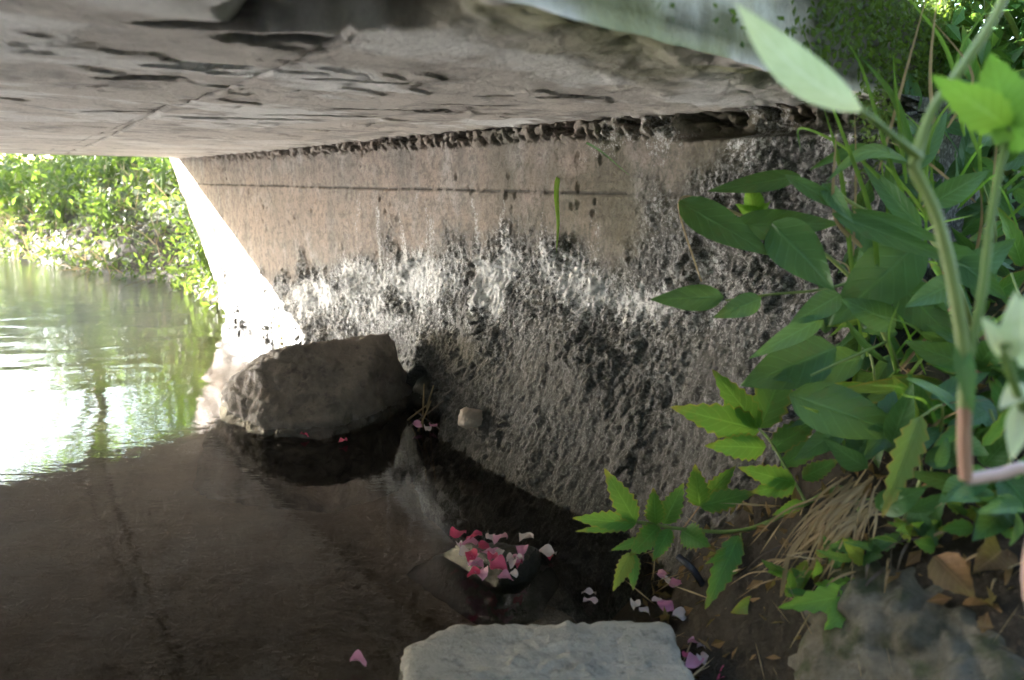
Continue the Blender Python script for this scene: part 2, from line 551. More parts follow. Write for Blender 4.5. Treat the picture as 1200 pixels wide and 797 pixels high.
uu = dense(-60, 60, -1.0, 2.2, 330)
nn = dense(-60, 60, 0.6, 1.2, 300)
U2, N2 = np.meshgrid(uu, nn, indexing='ij')
Z2 = terr(U2, N2)
bed = sstep(0.03, -0.03, Z2)
sand = bed * sstep(-0.9, -0.2, U2 + 0.3 * fbm(S3(U2 * 3, N2 * 3), 3)) * sstep(0.1, 0.45, 0.5 + 0.7 * fbm(S3(U2 * 2.5, N2 * 5, 8.0), 4) + 0.25 * sstep(0.9, 0.2, N2))
green = (1 - bed) * sstep(0.25, 0.6, Z2) * np.where(U2 > 1, 1, .7)
g = mesh_of(uvw(U2.ravel(), N2.ravel(), Z2.ravel()), grid_faces(*U2.shape),
            attrs={'bed': bed.ravel(), 'sand': sand.ravel(), 'green': green.ravel()}, name='ground')
tag(link('ground', g, M['ground']), 'dark soil bank and muddy stream bed', kind='structure')

uu = dense(-40, 45, -0.5, 3.0, 160)
nn = np.linspace(-0.6, NL + 0.6, 60)
U2, N2 = np.meshgrid(uu, nn, indexing='ij')
rip = 0.0005 + 0.0025 * sstep(-0.3, 3.0, U2) + 0.006 * sstep(3.0, 5.0, U2)
w = mesh_of(uvw(U2.ravel(), N2.ravel(), np.zeros(U2.size)), grid_faces(*U2.shape), attrs={'ripple': rip.ravel(), 'swell': (0.005 * sstep(-1.5, -.3, U2) * sstep(3.0, 1.5, U2)).ravel()}, name='water')
tag(link('water', w, M['water']), 'dark still stream water mirroring the slab', kind='structure')

# ------------------------------------------------------------------ bridge
bridge = thing('bridge', WB, 'low concrete slab bridge over the stream, its wall streaked white with limescale and painted-in light', 'bridge')
U_NEAR, U_FAR = -2.713, 1.19                        # deck edges where they meet the abutment
TOP = HS + 0.155


def build_wall():
    us = np.concatenate([np.linspace(-2.74, -1.0, 560), np.linspace(-1.0, 1.9, 480)[1:]])
    vs = np.linspace(-0.25, HS + 0.004, 300)
    Ug, Vg = np.meshgrid(us, vs, indexing='ij')
    umax = 0.50 + 1.12 * np.clip(Vg, -.1, HS) + 0.05 * fbm(S3(Vg * 14, 0 * Vg, 4.0), 3)
    Ug = np.where(Ug > -1, -1 + (Ug + 1) / 2.9 * (umax + 1), Ug)
    p = S3(Ug, Vg)
    big = fbm(p * 3.0, 4)
    # irregular bulging foot of coarse concrete
    bfoot = np.interp(Ug, [-2.74, -2.4, -2.13, -1.91, -1.7, -1.5, -1.2, -.6, 0, 1.9], [.30, .17, .20, .18, .15, .09, .02, .02, .015, .02])
    top = np.interp(Ug, [-2.74, -2.2, -1.6, -1.2, 0, 1.9], [.50, .44, .40, .28, .16, .14]) + 0.08 * big
    foot = bfoot * np.clip(1 - np.maximum(Vg, -.1) / top, 0, 1.25) ** 1.25
    rl = np.interp(Ug, [-2.74, -2.4, -2.1, -1.4, -1.0, -.3, .3, 1.9], [.80, .66, .52, .48, .42, .26, .20, .2])
    rough = sstep(0.07, -0.07, Vg - rl - 0.30 * fbm(p * 4.0, 5, .6))
    lump = worley(Ug * 40 + .5 * big, Vg * 34, 3)
    grain = worley(Ug * 110, Vg * 95, 40)
    d_rough = 0.016 * fbm(p * 9, 4) + 0.010 * (0.55 - lump) + 0.0065 * (0.5 - grain) + 0.004 * fbm(p * 120, 2)
    stones = worley(Ug * 13 + 1.2 * fbm(p * 14, 3), Vg * 15 + 1.2 * fbm(p * 14 + 8, 3), 60)
    vary = 0.6 + 0.8 * sstep(-.25, .3, fbm(p * 3.7 + 21, 3))
    d_rough = d_rough * vary + 0.014 * sstep(.42, .18, stones) * sstep(.0, .2, fbm(p * 5 + 70, 3)) + 0.012 * fbm(p * 5, 3)
    d_smooth = 0.0025 * fbm(p * 14, 4) + 0.0010 * fbm(p * 70, 3)
    # formwork joint, a little ragged, with the upper board set back
    vj = 0.6265 + 0.0035 * (Ug + 1.4) + 0.0022 * fbm(p * 9, 2)
    joint = np.exp(-((Vg - vj) / 0.0032) ** 2) * (0.45 + 0.9 * (fbm(p * 18, 3) > -0.12))
    d_smooth += -0.005 * joint * (1 - rough) - 0.002 * sstep(0, 0.006, Vg - vj)
    # small pits and honeycomb, growing towards the near end
    pit = worley(Ug * 24, Vg * 20, 90)
    pitmask = sstep(0.0, 0.25, fbm(p * 6.0 + 40, 4) + 0.16 * sstep(-1.3, -2.5, Ug) - 0.10)
    d_smooth += -0.007 * sstep(0.24, 0.08, pit + .12 * fbm(p * 50, 2)) * pitmask
    # crumbling top course under the slab
    crumb = sstep(0.042, 0.016, HS - Vg + 0.022 * fbm(S3(Ug * 11, Vg * 5, 2.0), 4)) * sstep(1.2, 0.2, Ug)
    holes = sstep(0.0, 0.22, fbm(S3(Ug * 38, Vg * 40, 9.0), 4, .65) + 0.06)
    d_crumb = -0.045 * crumb * holes * np.interp(Ug, [-2.7, -1.6, -.6, .3], [1, .8, .55, .3]) + 0.012 * crumb
    # the long open slot under the slab beside the plants
    slot = sstep(0.030, 0.018, np.abs(Vg - (HS - 0.022))) * sstep(-2.30, -2.40, Ug)
    # undercut hole behind the boulder
    hx = ((Ug + 1.47) / 0.24); hy = (Vg + 0.03) / (0.17 + 0.08 * big)
    hole = sstep(1.05, 0.80, np.abs(hx) ** 1.3 + np.abs(hy) ** 1.3 + 0.35 * fbm(p * 9, 4))
    hx2 = ((Ug - 0.12) / 0.12); hy2 = (Vg - 0.0) / 0.07
    hole2 = sstep(1.05, 0.8, np.sqrt(hx2 ** 2 + hy2 ** 2) + 0.2 * fbm(p * 9, 3))
    D = foot + rough * d_rough + (1 - rough) * d_smooth + d_crumb - 0.06 * slot - hole * 0.05 - hole2 * 0.0
    # limescale crust with drips, plus water-reflected sun painted in as a white band
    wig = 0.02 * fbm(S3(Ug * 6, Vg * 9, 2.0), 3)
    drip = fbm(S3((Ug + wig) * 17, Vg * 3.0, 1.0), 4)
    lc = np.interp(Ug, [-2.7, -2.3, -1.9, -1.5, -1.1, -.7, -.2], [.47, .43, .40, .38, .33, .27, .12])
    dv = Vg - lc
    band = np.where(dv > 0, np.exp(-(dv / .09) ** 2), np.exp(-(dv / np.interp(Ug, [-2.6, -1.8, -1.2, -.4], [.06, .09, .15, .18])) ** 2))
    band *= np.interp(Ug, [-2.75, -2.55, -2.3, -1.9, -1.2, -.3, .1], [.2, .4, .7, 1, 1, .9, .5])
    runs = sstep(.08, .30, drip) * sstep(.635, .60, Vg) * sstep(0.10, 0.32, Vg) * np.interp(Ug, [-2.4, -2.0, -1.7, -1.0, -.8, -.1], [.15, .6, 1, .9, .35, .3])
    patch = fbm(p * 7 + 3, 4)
    lime_and_light = np.clip(0.72 * band * (1 + 2.3 * patch) + 0.42 * runs * (1 - .3 * rough), 0, 1)
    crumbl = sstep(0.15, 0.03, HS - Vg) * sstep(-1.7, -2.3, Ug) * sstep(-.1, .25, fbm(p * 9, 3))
    lime_and_light = np.clip(lime_and_light + 0.5 * crumbl + .16 * sstep(0.05, .3, fbm(p * 5 + 50, 4)) * sstep(.25, .5, Vg), 0, 0.85)
    grime_and_shade = np.clip(0.6 * sstep(0.12, 0.0, Vg + 0.12 * fbm(p * 10, 3)) + 0.95 * sstep(0.44, 0.16, Vg + 0.25 * fbm(p * 4, 4)) * sstep(-.9, -1.7, Ug) + hole * 0.5 + 0.75 * joint * (1 - rough)
                    + 0.5 * crumb * holes + 0.4 * rough * sstep(0.0, 0.35, fbm(p * 9 + 9, 5, .6)), 0, 1)  # shade painted over the lower near end and hollows, beside real dirt
    algae = 0.8 * sstep(0.5, 0.9, np.exp(-((Ug + 0.25) / 0.16) ** 2 - ((Vg - 0.05) / 0.07) ** 2) + 0.6 * fbm(p * 12, 3))
    # battered end beyond the deck: the wing runs down into the bank
    P = uvw(Ug, D, Vg) - WB
    a, b = Ug.shape
    attrs = {'rough': rough.ravel(), 'lime_and_light': lime_and_light.ravel(), 'grime_and_shade': grime_and_shade.ravel(), 'algae': algae.ravel(), 'near': sstep(-1.4, -2.2, Ug + .3 * fbm(p * 3, 3)).ravel()}
    V = P.reshape(-1, 3)
    F = [grid_faces(a, b)[:, ::-1]]
    # close the block: back sheet and rim
    idx = np.arange(a * b).reshape(a, b)
    rim = np.concatenate([idx[:, 0], idx[-1, 1:], idx[-2::-1, -1], idx[0, -2:0:-1]])
    back = V[rim] - WN * (((V[rim]) @ WN)[:, None] + 0.32)
    k = len(V); m = len(rim)
    V = np.concatenate([V, back])
    r2 = np.roll(np.arange(m), -1)
    F.append(np.stack([rim, rim[r2], k + r2, k + np.arange(m)], 1)[:, ::-1])
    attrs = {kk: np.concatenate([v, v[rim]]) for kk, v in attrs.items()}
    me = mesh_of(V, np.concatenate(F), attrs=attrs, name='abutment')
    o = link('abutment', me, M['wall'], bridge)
    o['label'] = 'stained concrete abutment with a coarse crumbling foot, white limescale crust and painted-in light and shade'
    return o


build_wall()


def deck_un(s, t):
    """s metres from the abutment face along the deck edge, t 0 near edge .. 1 far edge -> (u, n)"""
    eu, en = WE @ WU, WE @ WN
    u = U_NEAR + (U_FAR - U_NEAR) * t - s * eu
    return u, -s * en


def build_deck():
    # fine underside close to the wall, coarse beyond
    ss = np.concatenate([np.linspace(-0.5, -0.02, 4), np.linspace(0.0, 2.6, 420), np.linspace(2.65, 4.9, 40)])
    ts = np.concatenate([np.linspace(0, 0.45, 330), np.linspace(0.45, 1, 260)[1:]])
    Sg, Tg = np.meshgrid(ss, ts, indexing='ij')
    Ug, Ng = deck_un(Sg, Tg)
    Lg = Tg * (U_FAR - U_NEAR)                       # metres from the near edge
    p = S3(Lg, Sg)
    inner = sstep(0, 0.03, Lg) * sstep(0, 0.03, (U_FAR - U_NEAR) - Lg)
    d = 0.005 * fbm(p * 1.3, 3) + 0.0022 * fbm(S3(Lg * 5, Sg * 14, 1), 4) + 0.0022 * fbm(p * 22, 4, .65)
    # flaking layers: terraces of a warped height
    h = 4.5 * (0.5 + 0.5 * fbm(S3(Lg * 2.2, Sg * 1.6, 4), 5, .6)) + 0.5 * fbm(p * 7, 4)
    fl = np.floor(h); fr = h - fl
    terrace = sstep(0.0, 0.06, fr)
    flake_on = sstep(2.6, 1.2, Lg)
    d += 0.0032 * (fl + terrace) * flake_on
    # board joints running across the deck
    grime_and_shade = np.zeros_like(d)
    for (x0, y0, x1, y1, wd, dp) in ((65, 186, 400, 62, .006, .012), (30, 186, 330, 92, .003, .006)):
        A = onz(x0, y0, HS) - WB; Bq = onz(x1, y1, HS) - WB
        a2 = np.array([A @ WU, A @ WN]); b2 = np.array([Bq @ WU, Bq @ WN])
        ab = b2 - a2; L = np.hypot(*ab); ab /= L
        rx, ry = Ug - a2[0], Ng - a2[1]
        along = rx * ab[0] + ry * ab[1]
        off = rx * -ab[1] + ry * ab[0] + 0.045 * fbm(p * 3, 5, .6) + .004 * fbm(p * 40, 2)
        ln = np.exp(-(off / (wd * (1 + 0.8 * fbm(p * 9 + 3, 2)))) ** 2) * sstep(-.1, .1, along) * sstep(L + .8, L + .2, along)
        d += dp * ln; grime_and_shade = np.maximum(grime_and_shade, 0.85 * ln)
        d += 0.003 * sstep(0, 0.006, off) * sstep(0.4, 0.05, off)
    # open cracks and spalls seen in the slab, long and thin
    for (px, py, ln_, wd, rot) in ((285, 146, .16, .010, .15), (375, 142, .13, .008, 0), (632, 119, .10, .006, -.15), (420, 105, .07, .004, .2),
                                   (465, 135, .12, .005, 0), (140, 137, .07, .006, .1), (560, 130, .07, .003, 0), (235, 88, .06, .010, .3),
                                   (170, 100, .06, .006, .2), (330, 58, .05, .012, .1), (270, 45, .08, .010, .1)):
        q = onz(px, py, HS) - WB
        cu, cn = q @ WU, q @ WN
        # long axis lies roughly along the image horizontal
        ax = np.array([WU[0], WN[0]]); ax = np.array([math.cos(rot) * ax[0] - math.sin(rot) * ax[1], math.sin(rot) * ax[0] + math.cos(rot) * ax[1]])
        rx, ry = Ug - cu, Ng - cn
        a = rx * ax[0] + ry * ax[1]; b = -rx * ax[1] + ry * ax[0] + 0.012 * fbm(p * 14, 3)
        k = np.exp(-(a / ln_) ** 4) * np.exp(-(b / (wd * 1.8)) ** 2)
        d += 0.016 * sstep(.25, .6, k); grime_and_shade = np.maximum(grime_and_shade, 0.95 * sstep(.2, .5, k))
    # the broken dark pocket and mossy lip at the near edge
    lip = sstep(0.30, 0.02, Lg + 0.16 * fbm(p * 5, 3))
    d += lip * (0.02 * fbm(p * 12, 4) + 0.006)
    moss = lip * sstep(-.05, .15, fbm(p * 4, 3) + .1) * 0.85
    q = onz(425, 30, HS) - WB
    pk = np.hypot(Ug - q @ WU, Ng - q @ WN) + 0.05 * fbm(p * 9, 3)
    pocket = sstep(.11, .07, pk)
    d += 0.05 * pocket; grime_and_shade = np.maximum(grime_and_shade, pocket)
    st = fbm(S3(Lg * 2.0, Sg * 6.0, 7), 4)
    grime_and_shade = np.maximum(grime_and_shade, 0.55 * sstep(0.12, 0.4, st) * sstep(2.4, 1.0, Lg))
    lime_and_light = 0.95 * sstep(0.02, 0.16, fbm(S3(Lg * 3.0, Sg * 2.2, 12), 5, .6)) * (0.35 + .65 * sstep(2.2, .9, Lg))  # white patches painted in for sunlight thrown up by the water
    # seam of crumbs along the wall top
    d -= 0.010 * sstep(0.06, 0.0, Sg) * (0.5 + fbm(p * 20, 3))
    Zg = HS + d * inner
    jag = 0.02 * fbm(S3(Sg * 7, 0.0, 3), 4)
    Ug = Ug + jag * (sstep(0.05, 0, Lg))
    P = uvw(Ug, Ng, Zg) - WB
    a, b = Ug.shape
    V = P.reshape(-1, 3)
    F = [grid_faces(a, b)]
    idx = np.arange(a * b).reshape(a, b)
    rim = np.concatenate([idx[:, 0], idx[-1, 1:], idx[-2::-1, -1], idx[0, -2:0:-1]])
    m = len(rim); r2 = np.roll(np.arange(m), -1)
    prev = rim; base = len(V); Vs = [V]
    for lv in (0.12, 0.25, 0.38, 0.5, 0.62, 0.75, 0.88, 1.0):
        ring = V[rim].copy()
        zz = HS + (TOP - HS) * lv
        uv_ = ring
        ring[:, 2] = zz + 0.0
        ring += np.outer(0.012 * fbm(S3(ring[:, 0] * 9, ring[:, 1] * 9, zz * 9), 3), WU)
        Vs.append(ring)
        cur = base + np.arange(m)
        F.append(np.stack([prev, prev[r2], cur[r2], cur], 1))
        prev = cur; base += m
    V2 = np.concatenate(Vs)
    topc = V2[prev].mean(0)
    ext = len(V2) - len(V)
    n_r = ext // m
    at_ = {'sc': np.concatenate([np.stack([Lg.ravel(), Sg.ravel(), 0 * Lg.ravel()], 1), np.tile(np.stack([Lg.ravel()[rim], Sg.ravel()[rim], 0 * rim], 1), (n_r, 1))])}
    lvl = np.repeat(np.arange(n_r), m).astype(float)
    sp_ = np.tile(Sg.ravel()[rim], n_r)
    fas_g = np.clip(.15 + .8 * sstep(0, .3, fbm(S3(sp_ * 9, lvl * .5, 31.0), 4, .6) + .04 * (3 - lvl)), 0, 1)
    fas_m = np.tile(sstep(-.1, .2, fbm(S3(Sg.ravel()[rim] * 4, 1.0), 3)), n_r) * .6
    endm = sstep(.42, .25, sp_ + .1 * fbm(S3(sp_ * 12, lvl * .8, 5.0), 3))
    lowm = sstep(1.6, .2, lvl + 1.6 * fbm(S3(sp_ * 7, lvl * .3, 15.0), 3))
    fas_g = np.maximum(fas_g, np.maximum(endm, .9 * lowm))
    fas_l = .45 * (1 - endm) * (1 - lowm)
    fas_m = np.where(endm > .3, .12, fas_m)
    for k, v, e in (('grime_and_shade', grime_and_shade * inner, 0.3), ('moss', moss, None), ('lime_and_light', lime_and_light * (1 - lip), 0.45)):
        tail = fas_m if e is None else fas_g if k == 'grime_and_shade' else fas_l
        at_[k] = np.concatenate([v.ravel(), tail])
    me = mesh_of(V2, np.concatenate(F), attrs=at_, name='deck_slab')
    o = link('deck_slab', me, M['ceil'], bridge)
    o['label'] = 'flaking cracked concrete deck seen from below'
    # wearing course on top closes the slab
    c4 = [deck_un(s, t) for s, t in ((-0.5, 0), (4.9, 0), (4.9, 1), (-0.5, 1))]
    bm = bmesh.new()
    lo = [bm.verts.new(uvw(np.float64(u), np.float64(n), TOP - 0.03) - WB) for u, n in c4]
    hi = [bm.verts.new(uvw(np.float64(u), np.float64(n), TOP + 0.004) - WB) for u, n in c4]
    bm.faces.new(lo); bm.faces.new(hi[::-1])
    for i in range(4):
        bm.faces.new((lo[i], hi[i], hi[(i + 1) % 4], lo[(i + 1) % 4]))
    bmesh.ops.recalc_face_normals(bm, faces=bm.faces)
    me = bpy.data.meshes.new('road_surface'); bm.to_mesh(me); bm.free()
    link('road_surface', me, M['ceil'], bridge)


build_deck()


def build_far_abutment():
    us = np.linspace(-3.4, 1.0, 60); vs = np.linspace(-.3, HS - .01, 14)
    Ug, Vg = np.meshgrid(us, vs, indexing='ij')
    D = NL - 0.05 - 0.02 * fbm(S3(Ug * 4, Vg * 4), 3)
    P = uvw(Ug, D, Vg) - WB
    me = mesh_of(P.reshape(-1, 3), grid_faces(*Ug.shape), attrs={'rough': sstep(.4, .2, Vg).ravel(), 'lime_and_light': 0 * Vg.ravel(), 'grime_and_shade': sstep(.1, 0, Vg).ravel(), 'algae': 0 * Vg.ravel(), 'near': 0 * Vg.ravel()}, name='abutment')
    o = link('abutment', me, M['wall'], bridge)
    s = o.modifiers.new('solid', 'SOLIDIFY'); s.thickness = 0.3; s.offset = 1 if False else -1


build_far_abutment()


# ------------------------------------------------------------------ stones
def rock(name, center, planes, mat, label, cat, group=None, p=16, amp=0.01, freq=9, sub=5, rotz=0.0, fine=0.3, ledge=0.0, chips=0):
    bm = bmesh.new()
    bmesh.ops.create_icosphere(bm, subdivisions=sub, radius=1)
    V = np.array([v.co[:] for v in bm.verts])
    acc = 0
    for n_, d_ in planes:
        n_ = np.asarray(n_, float); n_ /= np.linalg.norm(n_)
        acc = acc + (np.maximum(V @ n_, 1e-6) / d_) ** p
    r = acc ** (-1 / p)
    if chips:
        cr = np.random.default_rng(chips)
        Q0 = V * r[:, None]
        for _ in range(26):
            cn = cr.normal(size=3); cn[2] = abs(cn[2]) * .8; cn /= np.linalg.norm(cn)
            sup = (Q0 @ cn).max() * cr.uniform(.86, .97)
            acc = acc + (np.maximum(V @ cn, 1e-6) / sup) ** p
        r = acc ** (-1 / p)
    Q = V * r[:, None]
    k = np.asarray(center)
    dd = amp * fbm(Q * freq + k * 7, 5) + amp * fine * fbm(Q * freq * 5 + 3, 3)
    if ledge:
        rg = 1 - np.abs(fbm(Q * 11 + 2, 3)) * 2.2
        dd += 0.007 * (rg - .6) + 0.004 * fbm(Q * 60, 3)
        hh = (Q[:, 2] * 0.8 + Q[:, 0] * 0.35) * 16 + 1.5 * fbm(Q * 6 + 5, 3)
        dd += ledge * sstep(0, .25, hh - np.floor(hh)) * sstep(-.1, .3, fbm(Q * 5 + 30, 3) + .1)
    Q = Q + V * dd[:, None]
    c, s = math.cos(rotz), math.sin(rotz)
    Q = Q @ np.array([[c, s, 0], [-s, c, 0], [0, 0, 1]])
    for v, q in zip(bm.verts, Q):
        v.co = q
    for f_ in bm.faces: f_.smooth = True
    me = bpy.data.meshes.new(name); bm.to_mesh(me); bm.free()
    o = link(name, me, mat, None, center)
    return tag(o, label, cat, group)


rock('boulder', (-0.59, 2.14, -0.005), [((-.05, -.74, .68), .168), ((-.70, -.60, .40), .172), ((-.95, .1, .30), .240), ((.93, -.20, .30), .235), ((.72, -.68, .15), .215),
     ((-.13, .15, 1), .192), ((-.50, -.05, .85), .192), ((.1, 1, .2), .2), ((0, 0, -1), .2), ((-.25, -.95, .05), .19), ((.30, -.55, .80), .196), ((-.1, -.35, .95), .205)],
     M['boulder'], 'big angular grey-brown boulder standing in the water against the wall', 'boulder', p=55, amp=0.020, freq=9, sub=6, ledge=0.014, fine=.6)
rock('dark_stone', tuple(onz(520, 478, 0.0) + np.array([0.02, 0.10, 0.0])), [((-.5, -.7, .5), .085), ((.5, -.7, .5), .10), ((0, -.2, 1), .12), ((-.9, 0, .3), .12), ((.9, 0, .3), .13), ((0, 1, 0), .12), ((0, 0, -1), .1), ((-.6, 0, .8), .105)],
     M['wedge'], 'dark wet stone wedged under the wall just right of the boulder', 'stone', p=30, amp=0.012, freq=12, sub=5, ledge=0.006)
rock('stone_block', tuple(onz(634, 790, 0.0) + np.array([0.0, -0.055, -0.03])), [((0, 0, 1), .075), ((-.97, -.2, .05), .175), ((.99, .05, .02), .185), ((-.04, 1, .1), .115), ((0, -1, 0), .2), ((0, 0, -1), .12), ((-.6, .75, .2), .165)],
     M['block'], 'pale flat-topped stone block in the foreground water', 'stone', p=40, amp=0.012, freq=13, sub=6, fine=.6)
rock('mossy_rock', (0.62, 0.84, 0.03), [((0, -.1, 1), .185), ((-.8, -.2, .55), .265), ((-.5, .5, .6), .26), ((0, -1, .3), .28), ((1, 0, .2), .55), ((.1, 1, .4), .24), ((0, 0, -1), .2), ((-.95, .1, 0), .335), ((.3, .3, 1), .20)],
     M['mossy'], 'large mossy lichen-speckled rock on the bank beside the pale block', 'rock', p=10, amp=0.035, freq=9, sub=6, fine=.6)
PET = onz(585, 655, 0.02)
rock('wedge_stone', tuple(PET - np.array([0, 0, .02])), [((0, -.1, 1), .030), ((-.75, -.65, .6), .036), ((.9, -.35, .4), .056), ((.1, 1, .5), .046), ((.3, -1, .5), .050), ((0, 0, -1), .06)],
     M['wedge'], 'small low wedge-shaped stone covered in fallen pink petals', 'stone', p=16, amp=0.008, freq=24, sub=5)
rock('pebble', tuple(onwall(549, 488, .165)), [((0, 0, 1), .018), ((1, 0, .3), .030), ((-1, 0, .2), .022), ((0, 1, 0), .03), ((.3, -1, .3), .018), ((0, 0, -1), .02), ((-.6, -.5, .6), .018)],
     M['pebble'], 'pale rounded pebble lodged at the foot of the wall', 'pebble', p=3, amp=0.018, freq=30, sub=4)

# ------------------------------------------------------------------ leaves and stems
def nrm(v):
    v = np.asarray(v, float)
    return v / max(np.linalg.norm(v), 1e-9)


def leaf_geo(base, tip, width, face=None, serr=0.0, bend=0.12, fold=0.25, wave=0.05, prof='ovate', seg=12, roll=0.0, side=0.0):
    base = np.asarray(base, float); tip = np.asarray(tip, float)
    ax = tip - base; L = np.linalg.norm(ax); ax = ax / L
    face = nrm(C - base) if face is None else nrm(face)
    nr_ = nrm(face - ax * (face @ ax))
    sd = np.cross(ax, nr_)
    if roll:
        c, s = math.cos(roll), math.sin(roll)
        sd, nr_ = sd * c + nr_ * s, nr_ * c - sd * s
    t = np.linspace(0, 1, seg + 1)
    if prof == 'ovate':
        w_ = np.sin(np.pi * t ** 0.72) ** 0.85 * (1 - 0.25 * t)
    elif prof == 'lance':
        w_ = np.sin(np.pi * np.clip(t, 0, 1) ** 0.85) ** 0.9
    elif prof == 'blade':
        w_ = np.minimum(1, t * 9 + .35) * (1 - t ** 2.4)
    else:  # 'petal'
        w_ = np.sin(np.pi * t ** 1.35) ** 0.6
    w_ = np.maximum(w_, 0.0) * width / 2
    w_[-1] = width * 0.01
    w_[0] = max(w_[0], width * 0.03)
    tooth = np.ones_like(t)
    if serr:
        tooth[1:-1:2] = 1 + serr; tooth[2:-1:2] = 1 - serr
    ph = random.random() * 6
    P, A = [], []
    for i, ti in enumerate(t):
        c_ = base + ax * L * ti + nr_ * (bend * L * (math.sin(math.pi * ti * 0.5) * 0.0 + ti * ti * -1.0 + ti)) + sd * side * L * math.sin(math.pi * ti)
        for a in (-1, -.5, 0, .5, 1):
            k = tooth[i] if abs(a) == 1 else 1
            sh = ax * (L * 0.02 * (tooth[i] - 1) * 2 if abs(a) == 1 else 0)
            P.append(c_ + sd * a * w_[i] * k + nr_ * (abs(a) * fold * w_[i] + wave * width * math.sin(ph + 7 * ti + 2 * a) * abs(a)) + sh)
            A.append((ti, a, 0))
    return np.array(P), grid_faces(seg + 1, 5), np.array(A)


def leaf(parent, base, tip, width, mat, name='leaf', **kw):
    P, F, A = leaf_geo(base, tip, width, **kw)
    loc = np.array(parent.location) if parent is not None else np.asarray(base, float)
    me = mesh_of(P - loc, F, attrs={'lf': A}, name=name)
    return link(name, me, M[mat], parent, None if parent is not None else loc)


def spline(pts, k=6):
    pts = [np.asarray(p, float) for p in pts]
    if len(pts) == 2:
        return np.array([pts[0] + (pts[1] - pts[0]) * i / k for i in range(k + 1)])
    out = []
    q = [2 * pts[0] - pts[1]] + pts + [2 * pts[-1] - pts[-2]]
    for i in range(1, len(q) - 2):
        a, b, c, d = q[i - 1], q[i], q[i + 1], q[i + 2]
        for j in range(k):
            t = j / k
            out.append(0.5 * (2 * b + (c - a) * t + (2 * a - 5 * b + 4 * c - d) * t * t + (3 * b - a - 3 * c + d) * t ** 3))
    out.append(pts[-1])
    return np.array(out)


def tube_geo(path, r0, r1, sides=7, knob=0.0):
    path = np.asarray(path)
    n_ = len(path)
    V = []
    up = np.array([0.13, 0.37, 0.92])
    for i in range(n_):
        t_ = nrm(path[min(i + 1, n_ - 1)] - path[max(i - 1, 0)])
        a = nrm(np.cross(t_, up)); b = np.cross(t_, a)
        r = r0 + (r1 - r0) * i / (n_ - 1)
        if knob: r *= 1 + knob * math.sin(i * 1.7)
        for k in range(sides):
            th = 2 * math.pi * k / sides
            V.append(path[i] + (a * math.cos(th) + b * math.sin(th)) * r)
    F = []
    for i in range(n_ - 1):
        for k in range(sides):
            F.append((i * sides + k, i * sides + (k + 1) % sides, (i + 1) * sides + (k + 1) % sides, (i + 1) * sides + k))
    return np.array(V), np.array(F)


def tube(parent, pts, r0, r1, mat, name='stem', k=6, sides=7, knob=0.0):
    V, F = tube_geo(spline(pts, k), r0, r1, sides, knob)
    loc = np.array(parent.location) if parent is not None else np.asarray(pts[0], float)
    return link(name, mesh_of(V - loc, F, name=name), M[mat], parent, None if parent is not None else loc)


def gpt(px, py, up=0.0):
    d = ground_hit(px, py)
    return at(px, py, (d or 1.3)) + np.array([0, 0, up])


def px_leaves(parent, rows, mat, dflt=1.1, **kw0):
    """rows: (base_x, base_y, tip_x, tip_y, width_px, depth_base, depth_tip, extra)"""
    for r in rows:
        bx, by, tx, ty, wpx = r[:5]
        d0 = r[5] if len(r) > 5 else dflt
        d1 = r[6] if len(r) > 6 else d0
        kw = dict(kw0)
        m_ = mat
        if len(r) > 7:
            e = dict(r[7]); m_ = e.pop('mat', mat); kw.update(e)
        leaf(parent, at(bx, by, d0), at(tx, ty, d1), wpx / FPX * (d0 + d1) / 2, m_, **kw)


# --- toothed climber hanging over the water
root = gpt(1010, 600)
pl = thing('toothed_creeper', root, 'light green creeper with toothed leaflets trailing left over the dark water', 'plant')
tube(pl, [root, at(985, 572, 1.05), at(930, 598, 1.10), at(868, 622, 1.15), at(800, 620, 1.19), at(750, 612, 1.22), at(725, 616, 1.23)], .0042, .0020, 'stem')
tube(pl, [at(800, 620, 1.19), at(820, 593, 1.20)], .0014, .001, 'stem_red')
tube(pl, [at(868, 622, 1.15), at(870, 640, 1.13), at(880, 672, 1.12)], .0016, .0012, 'stem')
tube(pl, [at(945, 590, 1.09), at(925, 555, 1.11), at(905, 520, 1.13), at(890, 503, 1.14)], .0026, .0018, 'stem')
px_leaves(pl, [
    (745, 612, 708, 549, 30, 1.22, 1.20), (745, 613, 671, 607, 26, 1.22, 1.20), (745, 614, 674, 623, 14, 1.22, 1.2),
    (768, 614, 766, 572, 26, 1.2, 1.17), (778, 614, 801, 566, 28, 1.2, 1.18), (820, 593, 814, 544, 30, 1.2, 1.17),
    (820, 593, 862, 546, 24, 1.2, 1.22), (820, 593, 887, 576, 28, 1.2, 1.17), (800, 622, 832, 641, 34, 1.19, 1.15),
    (772, 617, 738, 652, 30, 1.2, 1.15), (740, 648, 718, 693, 20, 1.16, 1.12, {'mat': 'leaf_yellow'}), (742, 648, 742, 692, 18, 1.16, 1.13),
    (785, 620, 765, 658, 22, 1.19, 1.15), (755, 632, 716, 645, 14, 1.18, 1.17), (866, 628, 826, 714, 32, 1.13, 1.08),
    (868, 640, 826, 661, 14, 1.13, 1.1), (876, 655, 938, 640, 20, 1.12, 1.08)],
    'leaf_light', serr=0.13, seg=16, bend=0.1, fold=0.18)
